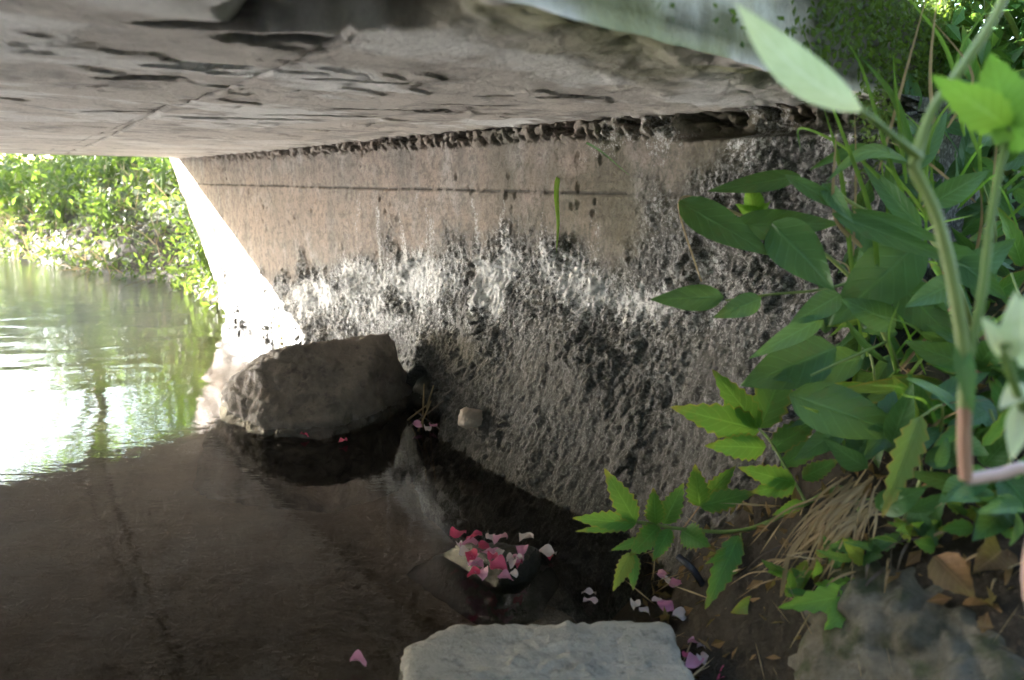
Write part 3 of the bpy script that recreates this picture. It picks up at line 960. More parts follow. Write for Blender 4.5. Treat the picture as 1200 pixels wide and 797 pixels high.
px_leaves(pl, [
    (889, 502, 835, 433, 36, 1.14, 1.11), (889, 504, 786, 477, 44, 1.14, 1.10), (890, 502, 927, 412, 46, 1.14, 1.12),
    (897, 525, 826, 522, 34, 1.13, 1.1), (905, 526, 962, 488, 34, 1.13, 1.1), (915, 545, 985, 505, 26, 1.12, 1.09),
    (930, 565, 865, 548, 30, 1.1, 1.07), (932, 566, 880, 577, 30, 1.1, 1.08), (940, 560, 985, 538, 24, 1.09, 1.05), (942, 588, 905, 604, 16, 1.09, 1.07)],
    'leaf_light', serr=0.11, seg=16, bend=0.1, fold=0.2)

# --- broad-leaved plant beside the wall
root = gpt(1060, 470)
pl = thing('broad_leaved_plant', root, 'dark green plant with large smooth pointed leaves against the concrete wall', 'plant')
tube(pl, [root, at(1040, 400, 1.03), at(1000, 330, 1.06), at(955, 290, 1.08), at(905, 268, 1.1), at(862, 262, 1.11)], .0042, .0016, 'stem')
tube(pl, [at(905, 268, 1.1), at(850, 245, 1.12), at(815, 232, 1.13), at(797, 234, 1.13), at(799, 260, 1.12), at(822, 330, 1.11)], .0026, .0012, 'straw')
tube(pl, [at(1000, 330, 1.06), at(960, 340, 1.05), at(905, 345, 1.06), at(850, 352, 1.08)], .0022, .0014, 'stem')
tube(pl, [at(1040, 400, 1.03), at(995, 420, 1.01), at(950, 440, 1.0)], .0024, .0016, 'stem')
px_leaves(pl, [
    (796, 236, 906, 300, 46, 1.12, 1.06), (858, 264, 985, 262, 40, 1.1, 1.06), (905, 262, 978, 340, 62, 1.07, 1.0),
    (938, 206, 829, 224, 26, 1.08, 1.12), (1080, 282, 972, 382, 74, 1.0, 1.04), (848, 348, 762, 351, 34, 1.08, 1.1),
    (892, 350, 836, 372, 30, 1.06, 1.05), (965, 372, 878, 420, 28, 1.02, .98), (980, 408, 868, 452, 66, 1.03, 1.06),
    (925, 462, 1066, 512, 66, .96, .94), (1112, 452, 950, 466, 34, 1.0, .99, {'mat': 'leaf_yellow'}),
    (985, 345, 925, 380, 34, 1.03, 1.01), (1010, 420, 905, 445, 46, 1.05, 1.04), (1000, 250, 1060, 330, 40, 1.05, 1.02),
    (1050, 330, 1120, 400, 52, 1.02, 1.0), (1000, 540, 1040, 470, 44, 1.0, 1.0), (1075, 470, 1010, 540, 40, .99, .96),
    (1140, 430, 1060, 400, 40, .99, .97), (990, 500, 930, 540, 30, 1.02, 1.02), (1050, 380, 985, 350, 38, 1.01, .99)],
    'leaf_broad', bend=0.14, fold=0.2, seg=12)

# --- teal long-leaved sprays further right
root = gpt(1150, 420)
pl = thing('arching_plant', root, 'blue-green plant with long arching leaves high beside the slab end', 'plant')
tube(pl, [root, at(1120, 330, .95), at(1080, 270, .97), at(1010, 245, .99), at(970, 215, 1.0)], .004, .002, 'stem')
tube(pl, [at(1120, 330, .95), at(1090, 240, .98), at(1065, 190, 1.0)], .003, .0015, 'stem')
px_leaves(pl, [
    (975, 250, 1138, 314, 26, .99, .93), (1062, 192, 948, 200, 17, 1.0, 1.05, {'side': .18, 'prof': 'lance'}), (1065, 190, 968, 214, 17, 1.0, .97, {'side': .2, 'prof': 'lance'}),
    (965, 215, 1000, 262, 22, 1.0, .95), (920, 205, 1000, 250, 18, 1.02, .98, {'prof': 'lance'}), (1000, 245, 1110, 285, 18, .98, .94, {'prof': 'lance'}),
    (1080, 270, 1010, 190, 26, .98, 1.02), (1090, 240, 1160, 200, 34, .98, .95), (1120, 330, 1190, 280, 40, .95, .93), (1075, 200, 1110, 130, 24, 1.0, 1.0),
    (1100, 290, 1180, 350, 42, .96, .92), (1120, 330, 1060, 360, 34, .95, .93)],
    'leaf_broad', bend=0.12, fold=0.3, seg=12)

# --- leafy undergrowth filling the dark bank
fills = [(1090, 330, 'dark leafy seedling in the shade behind the front stems'), (1150, 250, 'tall leafy weed under the slab end on the right'),
         (1160, 520, 'low leafy weed above the dead leaves'), (1060, 190, 'thin leafy weed close to the slab corner'),
         (1185, 360, 'dense leafy weed at the right edge of the picture'), (1110, 430, 'bushy weed behind the pale fuzzy bud'), (1180, 130, 'leafy weed below the bright sunlit leaf'),
         (1020, 300, 'shaded weed directly behind the large smooth leaves'), (1185, 480, 'weed between the blurred stalk and the picture edge'), (1060, 520, 'low weed just above the straw bundle'), (1010, 420, 'shaded weed in the middle of the bank')]
for (fx, fy, lab) in fills:
    d = ground_hit(fx, fy) or 1.25
    root = at(fx, min(fy + 90, 640), 1.0)
    dd = ground_hit(fx, min(fy + 90, 640))
    if dd: root = at(fx, min(fy + 90, 640), dd)
    pl = thing('leafy_weed', root, lab, 'plant', 'weeds crowding the near bank')
    top = at(fx, fy - 40, min(d, 1.25) - .08)
    tube(pl, [root, (root + top) / 2 + np.array([.01, -.02, 0]), top], .003, .0015, 'stem')
    for k in range(20):
        bx, by = fx + random.uniform(-45, 45), fy + random.uniform(-60, 80)
        hd = min(ground_hit(bx, by) or 1.3, 1.3)
        dp = hd - random.uniform(.03, .13)
        an = random.uniform(0, 6.28); ln = random.uniform(35, 80)
        leaf(pl, at(bx, by, dp), at(bx + ln * math.cos(an), by + ln * math.sin(an), dp - random.uniform(-.02, .06)), random.uniform(.02, .036), random.choice(['leaf_broad', 'leaf_broad', 'leaf_broad', 'leaf_light']),
             face=nrm(C - root) + rng.normal(size=3) * .5, serr=random.choice([0, 0, .1]), seg=10, bend=random.uniform(0, .2))

# --- lobed leaf over the mossy rock, yellow leaves
root = gpt(1000, 640)
pl = thing('lobed_plant', root, 'bright green lobed leaf on a thin stalk lying over the mossy rock', 'plant')
tube(pl, [root, at(1065, 640, .93), at(1040, 668, .92), at(1018, 692, .92)], .0022, .0014, 'stem')
px_leaves(pl, [(1016, 694, 912, 712, 34, .92, .93), (1016, 695, 966, 738, 40, .92, .9), (1014, 692, 955, 684, 26, .92, .95), (1066, 632, 1018, 690, 26, .94, .92), (1070, 618, 1075, 650, 30, .94, .93), (1018, 696, 1026, 716, 20, .92, .91)],
          'leaf_bright', serr=.15, seg=14, fold=.15)
root = gpt(905, 700)
pl = thing('yellowing_leaf', root, 'yellow-brown paired leaf drooping above the waterline', 'leaf')
px_leaves(pl, [(890, 705, 856, 718, 22, 1.05, 1.04), (888, 704, 924, 700, 18, 1.05, 1.04)], 'leaf_yellow', seg=10)
tube(pl, [root, at(890, 705, 1.05)], .0015, .001, 'straw')
root = gpt(1090, 560)
pl = thing('hanging_leaf', root, 'yellow-green ragged leaf hanging vertically among the stalks', 'leaf')
px_leaves(pl, [(1080, 488, 1034, 606, 34, .86, .84, {'serr': .2, 'seg': 16})], 'leaf_yellow', fold=.4)
tube(pl, [root, at(1105, 480, .88), at(1080, 488, .86)], .0018, .0012, 'stem')

# --- foreground out-of-focus stalk with leaves
root = np.array([0.50, 0.62, 0.16])
pl = thing('foreground_stalk', root, 'blurred thick green stalk with reddish joints close to the camera', 'plant')
tube(pl, [root, at(1205, 700, .62), at(1215, 600, .52), at(1205, 551, .50), at(1170, 556, .50), at(1132, 562, .50)], .0040, .0040, 'stem_pink')
tube(pl, [at(1132, 562, .50), at(1130, 520, .50), at(1131, 470, .50)], .0042, .0044, 'stem_red')
tube(pl, [at(1131, 478, .50), at(1131, 430, .50), at(1118, 340, .50), at(1098, 255, .50), at(1070, 195, .50)], .0047, .0036, 'stem')
tube(pl, [at(1070, 195, .50), at(1092, 130, .50), at(1130, 75, .50), at(1168, 15, .50), at(1190, -40, .5)], .0036, .0028, 'stem')
tube(pl, [at(1078, 185, .50), at(1045, 158, .48), at(1008, 128, .46)], .0030, .0018, 'stem')
tube(pl, [at(1131, 440, .5), at(1150, 350, .5), at(1162, 250, .5), at(1182, 150, .5)], .0030, .0024, 'stem')
px_leaves(pl, [(1010, 130, 862, 4, 46, .46, .42, {'mat': 'leaf_pale', 'prof': 'lance', 'seg': 20, 'bend': .05, 'fold': .10, 'serr': 0, 'side': -.05}),
               (1125, 400, 1140, 486, 24, .5, .49, {'mat': 'leaf_broad'}),
               (1182, 150, 1092, 88, 52, .5, .47), (1182, 150, 1160, 62, 62, .5, .5), (1182, 148, 1238, 82, 58, .5, .5), (1182, 150, 1232, 160, 56, .5, .48), (1180, 150, 1165, 172, 30, .5, .49)],
          'leaf_bright', seg=14, fold=.1, serr=.08)
# a fuzzy pale bud at the frame edge
root = np.array([0.56, 0.60, 0.2])
pl = thing('pale_bud_spray', root, 'blurred pale green bud spray at the right picture edge', 'plant')
tube(pl, [root, at(1200, 480, .46), at(1180, 400, .45), at(1150, 372, .45)], .003, .002, 'stem')
px_leaves(pl, [(1190, 420, 1150, 372, 30, .45, .44), (1188, 420, 1190, 340, 34, .45, .44), (1195, 430, 1240, 380, 36, .45, .44), (1200, 450, 1170, 480, 26, .46, .45), (1200, 470, 1185, 540, 30, .46, .46), (1195, 400, 1215, 330, 30, .45, .45)],
          'leaf_pale', seg=8)

# --- grass blades and thin stems at the top right
def blade(name, pts, wd, mat, label, group=None, parent=None):
    """a folded ribbon along a spline"""
    path = spline(pts, 6); n_ = len(path)
    loc = np.array(parent.location) if parent is not None else path[0]
    P, A = [], []
    for i, q in enumerate(path):
        t_ = nrm(path[min(i + 1, n_ - 1)] - path[max(i - 1, 0)])
        f_ = nrm(C - q); sd = nrm(np.cross(t_, f_))
        ti = i / (n_ - 1)
        w_ = wd / 2 * (min(1, ti * 6 + .4)) * (1 - ti ** 2.2) + wd * .02
        for a in (-1, -.5, 0, .5, 1):
            P.append(q - loc + sd * a * w_ + f_ * abs(a) * w_ * .35); A.append((ti, a, 0))
    me = mesh_of(np.array(P), grid_faces(n_, 5), attrs={'lf': np.array(A)}, name=name)
    o = link(name, me, M[mat], parent, None if parent is not None else loc)
    if parent is None: tag(o, label, 'grass', group)
    return o


wroot = onwall(650, 205, .0) + WN * -.01
blade('wall_grass', [wroot, onwall(652, 228, .04), onwall(654, 262, .05), onwall(652, 297, .045)], .011, 'blade', 'short bright grass blade hanging from the wall joint')
blade('wall_grass', [onwall(685, 166, -.01), onwall(705, 178, .05), onwall(738, 206, .07)], .005, 'leaf_broad', 'thin dark grass blade slanting down from the wall top')
blade('wall_grass', [onwall(613, 112, .0), onwall(622, 118, .05), onwall(634, 134, .06)], .004, 'blade', 'tiny grass blade poking from the crack under the slab')
tuft = thing('grass_tuft', gpt(1050, 300), 'tuft of long grass blades and dry stalks hanging by the slab corner', 'grass')
for (pts, wd, mt) in [(((1030, 330), (1020, 250), (985, 150), (930, 10)), .006, 'blade'), (((1000, 330), (985, 200), (965, 125)), .006, 'blade'), (((1060, 230), (1040, 180), (1010, 80), (985, 40)), .005, 'blade'),
                      (((1062, 215), (1052, 130), (1046, 60)), .005, 'blade'), (((1075, 200), (1050, 120), (1008, 65)), .010, 'leaf_broad'), (((1000, 300), (1003, 200), (1001, 120)), .003, 'straw'),
                      (((1110, 150), (1140, 90), (1090, 20)), .004, 'straw'), (((1060, 240), (1000, 180), (940, 150), (938, 178)), .004, 'blade'), (((1100, 180), (1090, 90), (1100, -20)), .005, 'straw'),
                      (((1130, 160), (1110, 60), (1050, -20)), .006, 'blade'), (((1010, 290), (978, 250), (980, 150)), .006, 'straw'), (((1030, 200), (1060, 90), (1090, -20)), .004, 'straw'), (((1150, 190), (1120, 80), (1170, -10)), .005, 'blade'),
                      (((1085, 260), (1090, 160), (1130, 100)), .005, 'blade')]:
    blade('blade', [at(x, y, 1.02 - .03 * i) for i, (x, y) in enumerate(pts)], wd, mt, '', None, tuft)
_gr = random.Random(3)
t2 = thing('grass_clump', gpt(1120, 420), 'loose clump of thin grass blades and dry stalks among the weeds', 'grass')
for k in range(44):
    x0, y0 = _gr.uniform(985, 1200), _gr.uniform(230, 560)
    hd = min(ground_hit(x0, y0) or 1.2, 1.2)
    an = _gr.uniform(-2.6, -.5); L_ = _gr.uniform(70, 170)
    x1, y1 = x0 + L_ * math.cos(an), y0 + L_ * math.sin(an)
    dd0, dd1 = hd - .02, hd - _gr.uniform(.10, .22)
    sag = _gr.uniform(-25, 25)
    blade('blade', [at(x0, y0, dd0), at((x0 + x1) / 2 + sag, (y0 + y1) / 2 - 12, (dd0 + dd1) / 2), at(x1, y1 + abs(sag), dd1)], _gr.uniform(.0025, .006), _gr.choice(['blade', 'blade', 'leaf_broad', 'leaf_bright', 'straw']), '', None, t2)
bud = thing('young_shoot', at(885, 285, 1.13), 'small bright yellow-green curled young leaf in front of the wall', 'plant')
px_leaves(bud, [(886, 252, 878, 208, 26, 1.13, 1.1), (888, 252, 862, 240, 18, 1.13, 1.11), (890, 250, 902, 236, 12, 1.13, 1.1)], 'leaf_bright', fold=.5, wave=.15)
tube(bud, [at(885, 285, 1.13), at(887, 252, 1.13)], .0018, .001, 'stem')

# --- fallen vine crossing the bank
root = gpt(1195, 585)
pl = thing('trailing_vine', root, 'long thin green vine running right above the dead leaves', 'plant')
tube(pl, [root, at(1130, 602, .95), at(1060, 606, .97), at(1005, 618, 1.0)], .0024, .0014, 'stem')
pl = thing('slender_vine', gpt(1180, 548), 'thin vine arching from the right edge across the weeds', 'plant')
tube(pl, [gpt(1180, 548), at(1120, 560, .92), at(1050, 580, .95), at(985, 590, 1.02)], .0022, .0016, 'stem')

# --- dry straw bundle: each straw its own piece
straw = thing('straw_bundle', gpt(985, 610), 'bundle of dry yellow grass stalks flopped over the bank', 'dry grass')
for k in range(46):
    x0, y0 = 985 + random.uniform(-10, 50), 575 + random.uniform(-20, 30)
    x1, y1 = x0 - random.uniform(10, 100), y0 + random.uniform(60, 120)
    d0 = (ground_hit(x0, y0) or 1.0) - .03; d1 = min((ground_hit(x1, y1) or 1.0) - .008, 1.06)
    blade('straw', [at(x0, y0, d0), at((x0 + x1) / 2 + random.uniform(-12, 8), (y0 + y1) / 2 - random.uniform(0, 14), (d0 + d1) / 2 - .02), at(x1, y1, d1)], random.uniform(.002, .005), 'straw', '', None, straw)
blade('dry_grass', [gpt(915, 700), at(930, 640, 1.0), at(985, 590, 1.0)], .006, 'straw', 'broad dry grass blade leaning beside the straw bundle').__setitem__('category', 'dry grass')

# --- leaf litter and rootlets on the soil
n_ = 2600
uu_ = rng.uniform(-3.7, -2.45, n_); nn_ = np.interp(uu_, NR_U, NR_N) - rng.uniform(-.06, .7, n_) ** 1.0
pts = uvw(uu_, nn_, np.maximum(terr(uu_, nn_), 0) + .004)
LITTER = pts
_lr = random.Random(9)
for k, (fx, fy, lab) in enumerate([(1000, 655, 'small low weed at the lower end of the straw bundle'), (1085, 630, 'small low weed right of the straw bundle'), (1150, 610, 'small low weed over the dead leaf pile'), (930, 690, 'small weed at the water edge below the creeper'), (1195, 600, 'small low weed cut by the right picture edge')]):
    root = gpt(fx, fy)
    pl = thing('low_weed', root, lab, 'plant', 'low weeds on the bare bank')
    d_ = ground_hit(fx, fy) or 1.0
    for q in range(13):
        an = _lr.uniform(-3.3, .2); L_ = _lr.uniform(18, 48); bx, by = fx + _lr.uniform(-28, 28), fy + _lr.uniform(-20, 16)
        dd = min(ground_hit(bx, by) or 1.0, 1.15) - .015
        leaf(pl, at(bx, by, dd), at(bx + L_ * math.cos(an), by + L_ * math.sin(an) * .8, dd - _lr.uniform(.0, .04)), _lr.uniform(.012, .022), _lr.choice(['leaf_broad', 'leaf_light', 'leaf_broad', 'leaf_yellow']), serr=.1, seg=10, face=nrm(C - root) + rng.normal(size=3) * .4)
s2 = thing('straw_litter', gpt(1050, 640), 'scattered dry stalks lying across the bank beside the mossy rock', 'dry grass')
for k in range(40):
    x0, y0 = _lr.uniform(900, 1180), _lr.uniform(585, 680)
    an = _lr.uniform(1.6, 2.9); L_ = _lr.uniform(30, 90)
    x1, y1 = x0 + L_ * math.cos(an), y0 + L_ * math.sin(an) * .6
    d0 = min(ground_hit(x0, y0) or 1, 1.15) - .012; d1 = min(ground_hit(x1, y1) or 1, 1.15) - .012
    blade('straw', [at(x0, y0, d0), at((x0 + x1) / 2, (y0 + y1) / 2 - 6, (d0 + d1) / 2 - .012), at(x1, y1, d1)], _lr.uniform(.0015, .004), _lr.choice(['straw', 'straw', 'twig']), '', None, s2)
# --- dead leaves on the rock
for (bx, by, tx, ty, wp, lab) in [(1095, 652, 1142, 700, 40, 'curled brown dead leaf nearest the straw on the mossy rock'), (1175, 645, 1140, 672, 36, 'tan dead leaf standing up at the top of the dead leaf pile'),
                                  (1125, 712, 1180, 735, 34, 'brown dead leaf lowest on the mossy rock'), (1200, 662, 1180, 692, 34, 'brown dead leaf cut by the right picture edge'), (1190, 712, 1150, 705, 30, 'rolled brown dead leaf between its neighbours on the rock')]:
    d = .84
    base = at(bx, by, d)
    tip = at(tx, ty, d - .03)
    P, F, A = leaf_geo(base, tip, wp / FPX * d * 1.2, fold=.7, wave=.12, bend=.25, seg=12, serr=.05)
    tag(link('dead_leaf', mesh_of(P - base, F, attrs={'lf': A}, name='dead_leaf'), M['leaf_dead'], None, base), lab, 'dead leaf', 'dead leaves on the mossy rock')

# --- sticks
tag(tube(None, [onz(703, 578, .03), onz(680, 553, .05), onz(655, 531, .055)], .006, .004, 'straw', 'stick', knob=.15), 'short broken brown stick leaning at the foot of the wall', 'stick')
tag(tube(None, [onz(840, 716, -.01), at(815, 672, 1.17), at(795, 652, 1.19)], .0055, .0055, 'hose', 'wet_stick', 6, 9), 'shiny black wet stick in the mud under the creeper', 'stick')
tag(tube(None, [onz(850, 745, 0.0), onz(862, 725, .03), onz(854, 712, .04)], .004, .003, 'straw', 'stick', knob=.2), 'crooked tan twig in the mud beside the pale block', 'stick')
tw = thing('drift_clump', onz(495, 498, 0), 'little clump of drifted twigs and petals beside the boulder', 'debris')
for a, b in (((495, 500), (497, 450)), ((500, 478), (508, 452)), ((480, 500), (520, 470)), ((485, 480), (518, 505)), ((490, 505), (505, 470)), ((478, 492), (500, 475))):
    tube(tw, [onz(*a, -.005), at(*b, 2.02)], .003, .0018, random.choice(['twig', 'straw']), 'twig', 3)
ORD = ['first', 'second', 'third', 'fourth', 'fifth', 'sixth', 'seventh', 'eighth', 'ninth', 'tenth', 'eleventh', 'twelfth']


def ordinal(rows, key):
    """place of each row from the left among the rows of its own kind"""
    out = []
    for r in rows:
        same = sorted(q[0] for q in rows if key(q) == key(r))
        k = same.index(r[0])
        out.append('leftmost' if k == 0 else 'rightmost' if k == len(same) - 1 else ORD[k] + ' from left')
    return out


# --- petals
def petal(px, py, mat, size, label, group, z=0.004, ang=None, tilt=.5):
    q = onz(px, py, z)
    a = random.uniform(0, 6.28) if ang is None else ang
    dr = np.array([math.cos(a), math.sin(a), random.uniform(-.05, .25)]) * size
    P, F, A = leaf_geo(q - dr / 2, q + dr / 2, size * random.uniform(.6, .85), face=np.array([rng.normal() * tilt * .5, rng.normal() * tilt * .5 - .1, 1]), prof='petal', seg=7, fold=random.uniform(.1, .9), wave=.2, bend=random.uniform(-.1, .45))
    P[:, 2] += max(0, z - P[:, 2].min())
    o = link('flower_petal', mesh_of(P - q, F, attrs={'lf': A}, name='flower_petal'), M[mat], None, q)
    return tag(o, label, 'petal', group)


G1 = 'petals on the wedge stone'
W_ROWS = [(537, 629, 'crimson', .040), (556, 634, 'crimson', .034), (550, 640, 'pink', .040), (575, 633, 'palepink', .022), (586, 636, 'pink', .036), (552, 655, 'crimson', .036),
                      (548, 650, 'palepink', .034), (570, 651, 'pink', .030), (580, 649, 'pink', .024), (566, 675, 'pink', .034), (585, 668, 'crimson', .036), (592, 680, 'pink', .030),
                      (600, 663, 'palepink', .026), (602, 675, 'palepink', .022), (617, 633, 'palepink', .034), (538, 641, 'palepink', .02), (560, 664, 'pink', .026), (597, 656, 'palepink', .022)]
_pr = np.random.default_rng(4)
for _ in range(13):
    W_ROWS.append((round(float(_pr.uniform(543, 612)), 1), round(float(_pr.uniform(632, 680)), 1), ['crimson', 'pink', 'pink', 'palepink'][int(_pr.integers(0, 4))], float(_pr.uniform(.018, .03))))
for (x, y, mt, s), od in zip(W_ROWS, ordinal(W_ROWS, lambda q: q[2])):
    nm = {'crimson': 'crimson', 'pink': 'soft pink', 'palepink': 'whitish'}[mt]
    petal(x, y, mt, s * .92, f'{nm} petal on the small wedge stone, {od} such', G1, z=.027 + random.random() * .008)
petal(641, 652, 'palepink', .034, 'whitish flower head floating just right of the wedge stone', None)
petal(645, 655, 'crimson', .016, 'dark red petal floating just right of the wedge stone', None)
for x, y in ((690, 698), (692, 706)): petal(x, y, 'palepink', .024, ('upper' if y < 700 else 'lower') + ' tiny white blossom bit afloat between wedge stone and creeper', 'white blossom bits afloat')
petal(420, 780, 'pink', .024, 'lone pink petal floating left of the pale block', None)
petal(358, 512, 'crimson', .030, 'bright crimson petal at the waterline of the boulder', None)
petal(402, 519, 'crimson', .024, 'dull red petal under the front of the boulder', None)
for x, y, m_ in ((490, 500, 'pink'), (500, 504, 'palepink'), (508, 500, 'pink')): petal(x, y, m_, .03, {490: 'pink petal at the left of the drift clump beside the boulder', 500: 'whitish petal in the drift clump beside the boulder', 508: 'pink petal at the right of the drift clump beside the boulder'}[x], 'petals in the drift clump', z=.01)
M_ROWS = ((792, 686, 'pink', .03), (780, 682, 'palepink', .022), (775, 676, 'pink', .03), (744, 711, 'palepink', .028), (780, 714, 'pink', .034), (755, 719, 'palepink', .024), (797, 724, 'palepink', .03),
                    (770, 706, 'palepink', .02), (818, 758, 'pink', .034), (828, 764, 'palepink', .034), (812, 780, 'pink', .04), (824, 776, 'palepink', .03), (850, 795, 'crimson', .03), (836, 752, 'pink', .028), (805, 770, 'crimson', .02), (862, 790, 'palepink', .03))
for (x, y, m_, s), od in zip(M_ROWS, ordinal(M_ROWS, lambda q: q[2])):
    nm = {'pink': 'pink', 'palepink': 'faded', 'crimson': 'dark red'}[m_]
    petal(x, y, m_, s * .85, f'{nm} petal in the mud by the pale block, {od} such', 'petals washed up on the mud', z=.012)

# ------------------------------------------------------------------ far bank
def leaf_cloud(pts, size, spread=.5, droop=.3, aspect=.45):
    """many small folded leaves, 4 triangles each, as one mesh"""
    n_ = len(pts)
    dirs = rng.normal(size=(n_, 3)); dirs[:, 2] -= droop; dirs /= np.linalg.norm(dirs, axis=1)[:, None]
    up = rng.normal(size=(n_, 3)) * spread + np.array([0, 0, 1.0])
    sd = np.cross(dirs, up); sd /= np.linalg.norm(sd, axis=1)[:, None]
    nr_ = np.cross(sd, dirs)
    L = size * rng.uniform(.6, 1.3, n_)[:, None]; w_ = L * aspect
    a = pts; b = pts + dirs * L
    m_ = pts + dirs * L * .45
    V = np.stack([a, m_ + sd * w_ * .5 + nr_ * w_ * .15, b, m_ - sd * w_ * .5 + nr_ * w_ * .15], 1).reshape(-1, 3)
    k = np.arange(n_)[:, None] * 4
    F = np.concatenate([k + np.array([[0, 1, 2]]), k + np.array([[0, 2, 3]])])
    A = np.tile(np.array([[0, 0, 0], [.45, 1, 0], [1, 0, 0], [.45, -1, 0]], float), (n_, 1))
    return V, F, A


def shrub(pos, rx, rz, n_, size, label, mat='leaf_far', stems=7, name='bank_shrub', group='shrubs on the sunlit bank'):
    pos = np.asarray(pos, float)
    o = thing(name, pos, label, 'shrub', group)
    clumps = []
    SV, SF, off = [], [], 0
    for k in range(stems):
        a = rng.uniform(0, 6.28); r = rng.uniform(.1, 1) * rx
        tip = np.array([math.cos(a) * r, math.sin(a) * r, rz * rng.uniform(.55, 1.05)])
        V, F = tube_geo(spline([np.zeros(3), tip * np.array([.35, .35, .6]), tip], 4), .008, .003, 5)
        SV.append(V); SF.append(F + off); off += len(V)
        for t in (.45, .7, .9, 1.0):
            clumps.append(tip * np.array([.2 + .8 * t, .2 + .8 * t, t]))
    link('stem', mesh_of(np.concatenate(SV), np.concatenate(SF), name='stem'), M['stem'], o)
    clumps = np.array(clumps)
    pts = clumps[rng.integers(0, len(clumps), n_)] + rng.normal(size=(n_, 3)) * np.array([rx * .22, rx * .22, rz * .12])
    pts[:, 2] = np.maximum(pts[:, 2], 0.0)
    V, F, A = leaf_cloud(pts, size)
    f_ = link('foliage', mesh_of(V, F, smooth=False, attrs={'lf': A}, name='foliage'), M[mat], o)
    f_['kind'] = 'stuff'
    return o


labs = ['broad leafy shrub at the left picture edge on the sunlit bank', 'sunlit shrub whose leaves trail into the rippled water', 'tall sunlit shrub beside the wing of the wall',
        'low yellow-green shrub at the foot of the bright wall end', 'pale shrub in the middle of the sunlit bank', 'small shrub hanging over the bank edge', 'leafy shrub at the water edge, left of the trailing one', 'leafy shrub low at the left picture edge', 'taller shrub behind the left picture edge', 'pale shrub behind the water edge shrubs', 'drooping shrub above the rippled water', 'low weedy shrub growing against the bright wall end']
spots = [(5.4, -.05, .55, .75, 420, .085), (3.9, -.12, .45, .6, 420, .075), (2.0, -.42, .32, .75, 420, .06), (1.75, -.24, .2, .42, 260, .05), (2.9, -.3, .45, .85, 480, .07), (3.2, .02, .28, .4, 260, .06), (5.0, .42, .5, .65, 520, .08), (6.2, .5, .6, .8, 560, .09), (8.0, .55, .8, 1.3, 700, .11), (7.0, .2, .7, 1.1, 600, .10), (4.1, .22, .4, .5, 420, .075), (1.25, -.16, .2, .4, 320, .045)]
for (u_, n_, rx, rz, cnt, sz), lab in zip(spots, labs):
    z_ = float(terr(np.float64(u_), np.float64(n_)))
    shrub(uvw(np.float64(u_), np.float64(n_), z_ - .03), rx, rz, cnt, sz, lab)
for k in range(9):
    u_ = 3.2 + k * 1.1 + rng.uniform(-.3, .3); n_ = -1.0 + rng.uniform(-.7, .35)
    z_ = float(terr(np.float64(u_), np.float64(n_)))
    shrub(uvw(np.float64(u_), np.float64(n_), z_ - .03), .75, rng.uniform(.9, 1.5), 700, .09, 'tall background shrub, ' + ORD[k] + ' along the far bank from the wall', group='background shrubs on the far bank')

V, F, A = leaf_cloud(LITTER[:1700], .024, 1.0, .1, .5)
tag(link('leaf_litter', mesh_of(V, F, smooth=False, attrs={'lf': A}, name='leaf_litter'), M['leaf_dead']), 'brown leaf litter over the dark soil bank', 'litter', kind='stuff')
V, F, A = leaf_cloud(LITTER[1700:], .07, 1.0, .2, .035)
tag(link('dry_rootlets', mesh_of(V, F, smooth=False, attrs={'lf': A}, name='dry_rootlets'), M['straw']), 'thin dry roots and stalks littering the bank', 'litter', kind='stuff')
# straggling dry grass on the far bank edge
n_ = 900
uu_ = rng.uniform(1.5, 7.5, n_); nn_ = np.interp(uu_, NR_U, NR_N) - rng.uniform(-.05, .6, n_)
base = uvw(uu_, nn_, terr(uu_, nn_))
V, F, A = leaf_cloud(base, .22, .6, -.4, .05)
fg = link('bank_grass', mesh_of(V, F, smooth=False, attrs={'lf': A}, name='bank_grass'), M['straw'])
tag(fg, 'straw-coloured grass along the sunlit water edge', 'grass', kind='stuff')


def tree(pos, h, rx, n_, label, size=.12, clumps_n=26, seed=0, mat='leaf_far', zmin=.35):
    r_ = np.random.default_rng(seed)
    pos = np.asarray(pos, float)
    o = thing('tree', pos, label, 'tree', 'trees along the stream')
    V, F = tube_geo(spline([np.zeros(3), np.array([.1, .05, h * .35]), np.array([-.05, .1, h * .7]), np.array([.05, 0, h * .95])], 6), .028 * h, .006 * h, 9)
    SV, SF, off = [V], [F], len(V)
    cl = []
    for k in range(clumps_n):
        a = r_.uniform(0, 6.28); zz = r_.uniform(zmin, 1.0) * h
        rr = rx * math.sqrt(r_.uniform(.05, 1)) * math.sin(math.pi * min(1, max(.12, (zz / h - .2) / .9)))
        c_ = np.array([math.cos(a) * rr, math.sin(a) * rr, zz])
        V, F = tube_geo(spline([np.array([0, 0, zz * .62]), np.array([c_[0] * .5, c_[1] * .5, zz * .85]), c_], 4), .007 * h, .0025 * h, 5)
        SV.append(V); SF.append(F + off); off += len(V)
        cl.append(c_)
    link('trunk', mesh_of(np.concatenate(SV), np.concatenate(SF), name='trunk'), M['bark'], o)
    cl = np.array(cl)
    pts = cl[r_.integers(0, len(cl), n_)] + r_.normal(size=(n_, 3)) * rx * .16
    V, F, A = leaf_cloud(pts, size)
    c_ = link('crown', mesh_of(V, F, smooth=False, attrs={'lf': A}, name='crown'), M[mat], o)
    return o


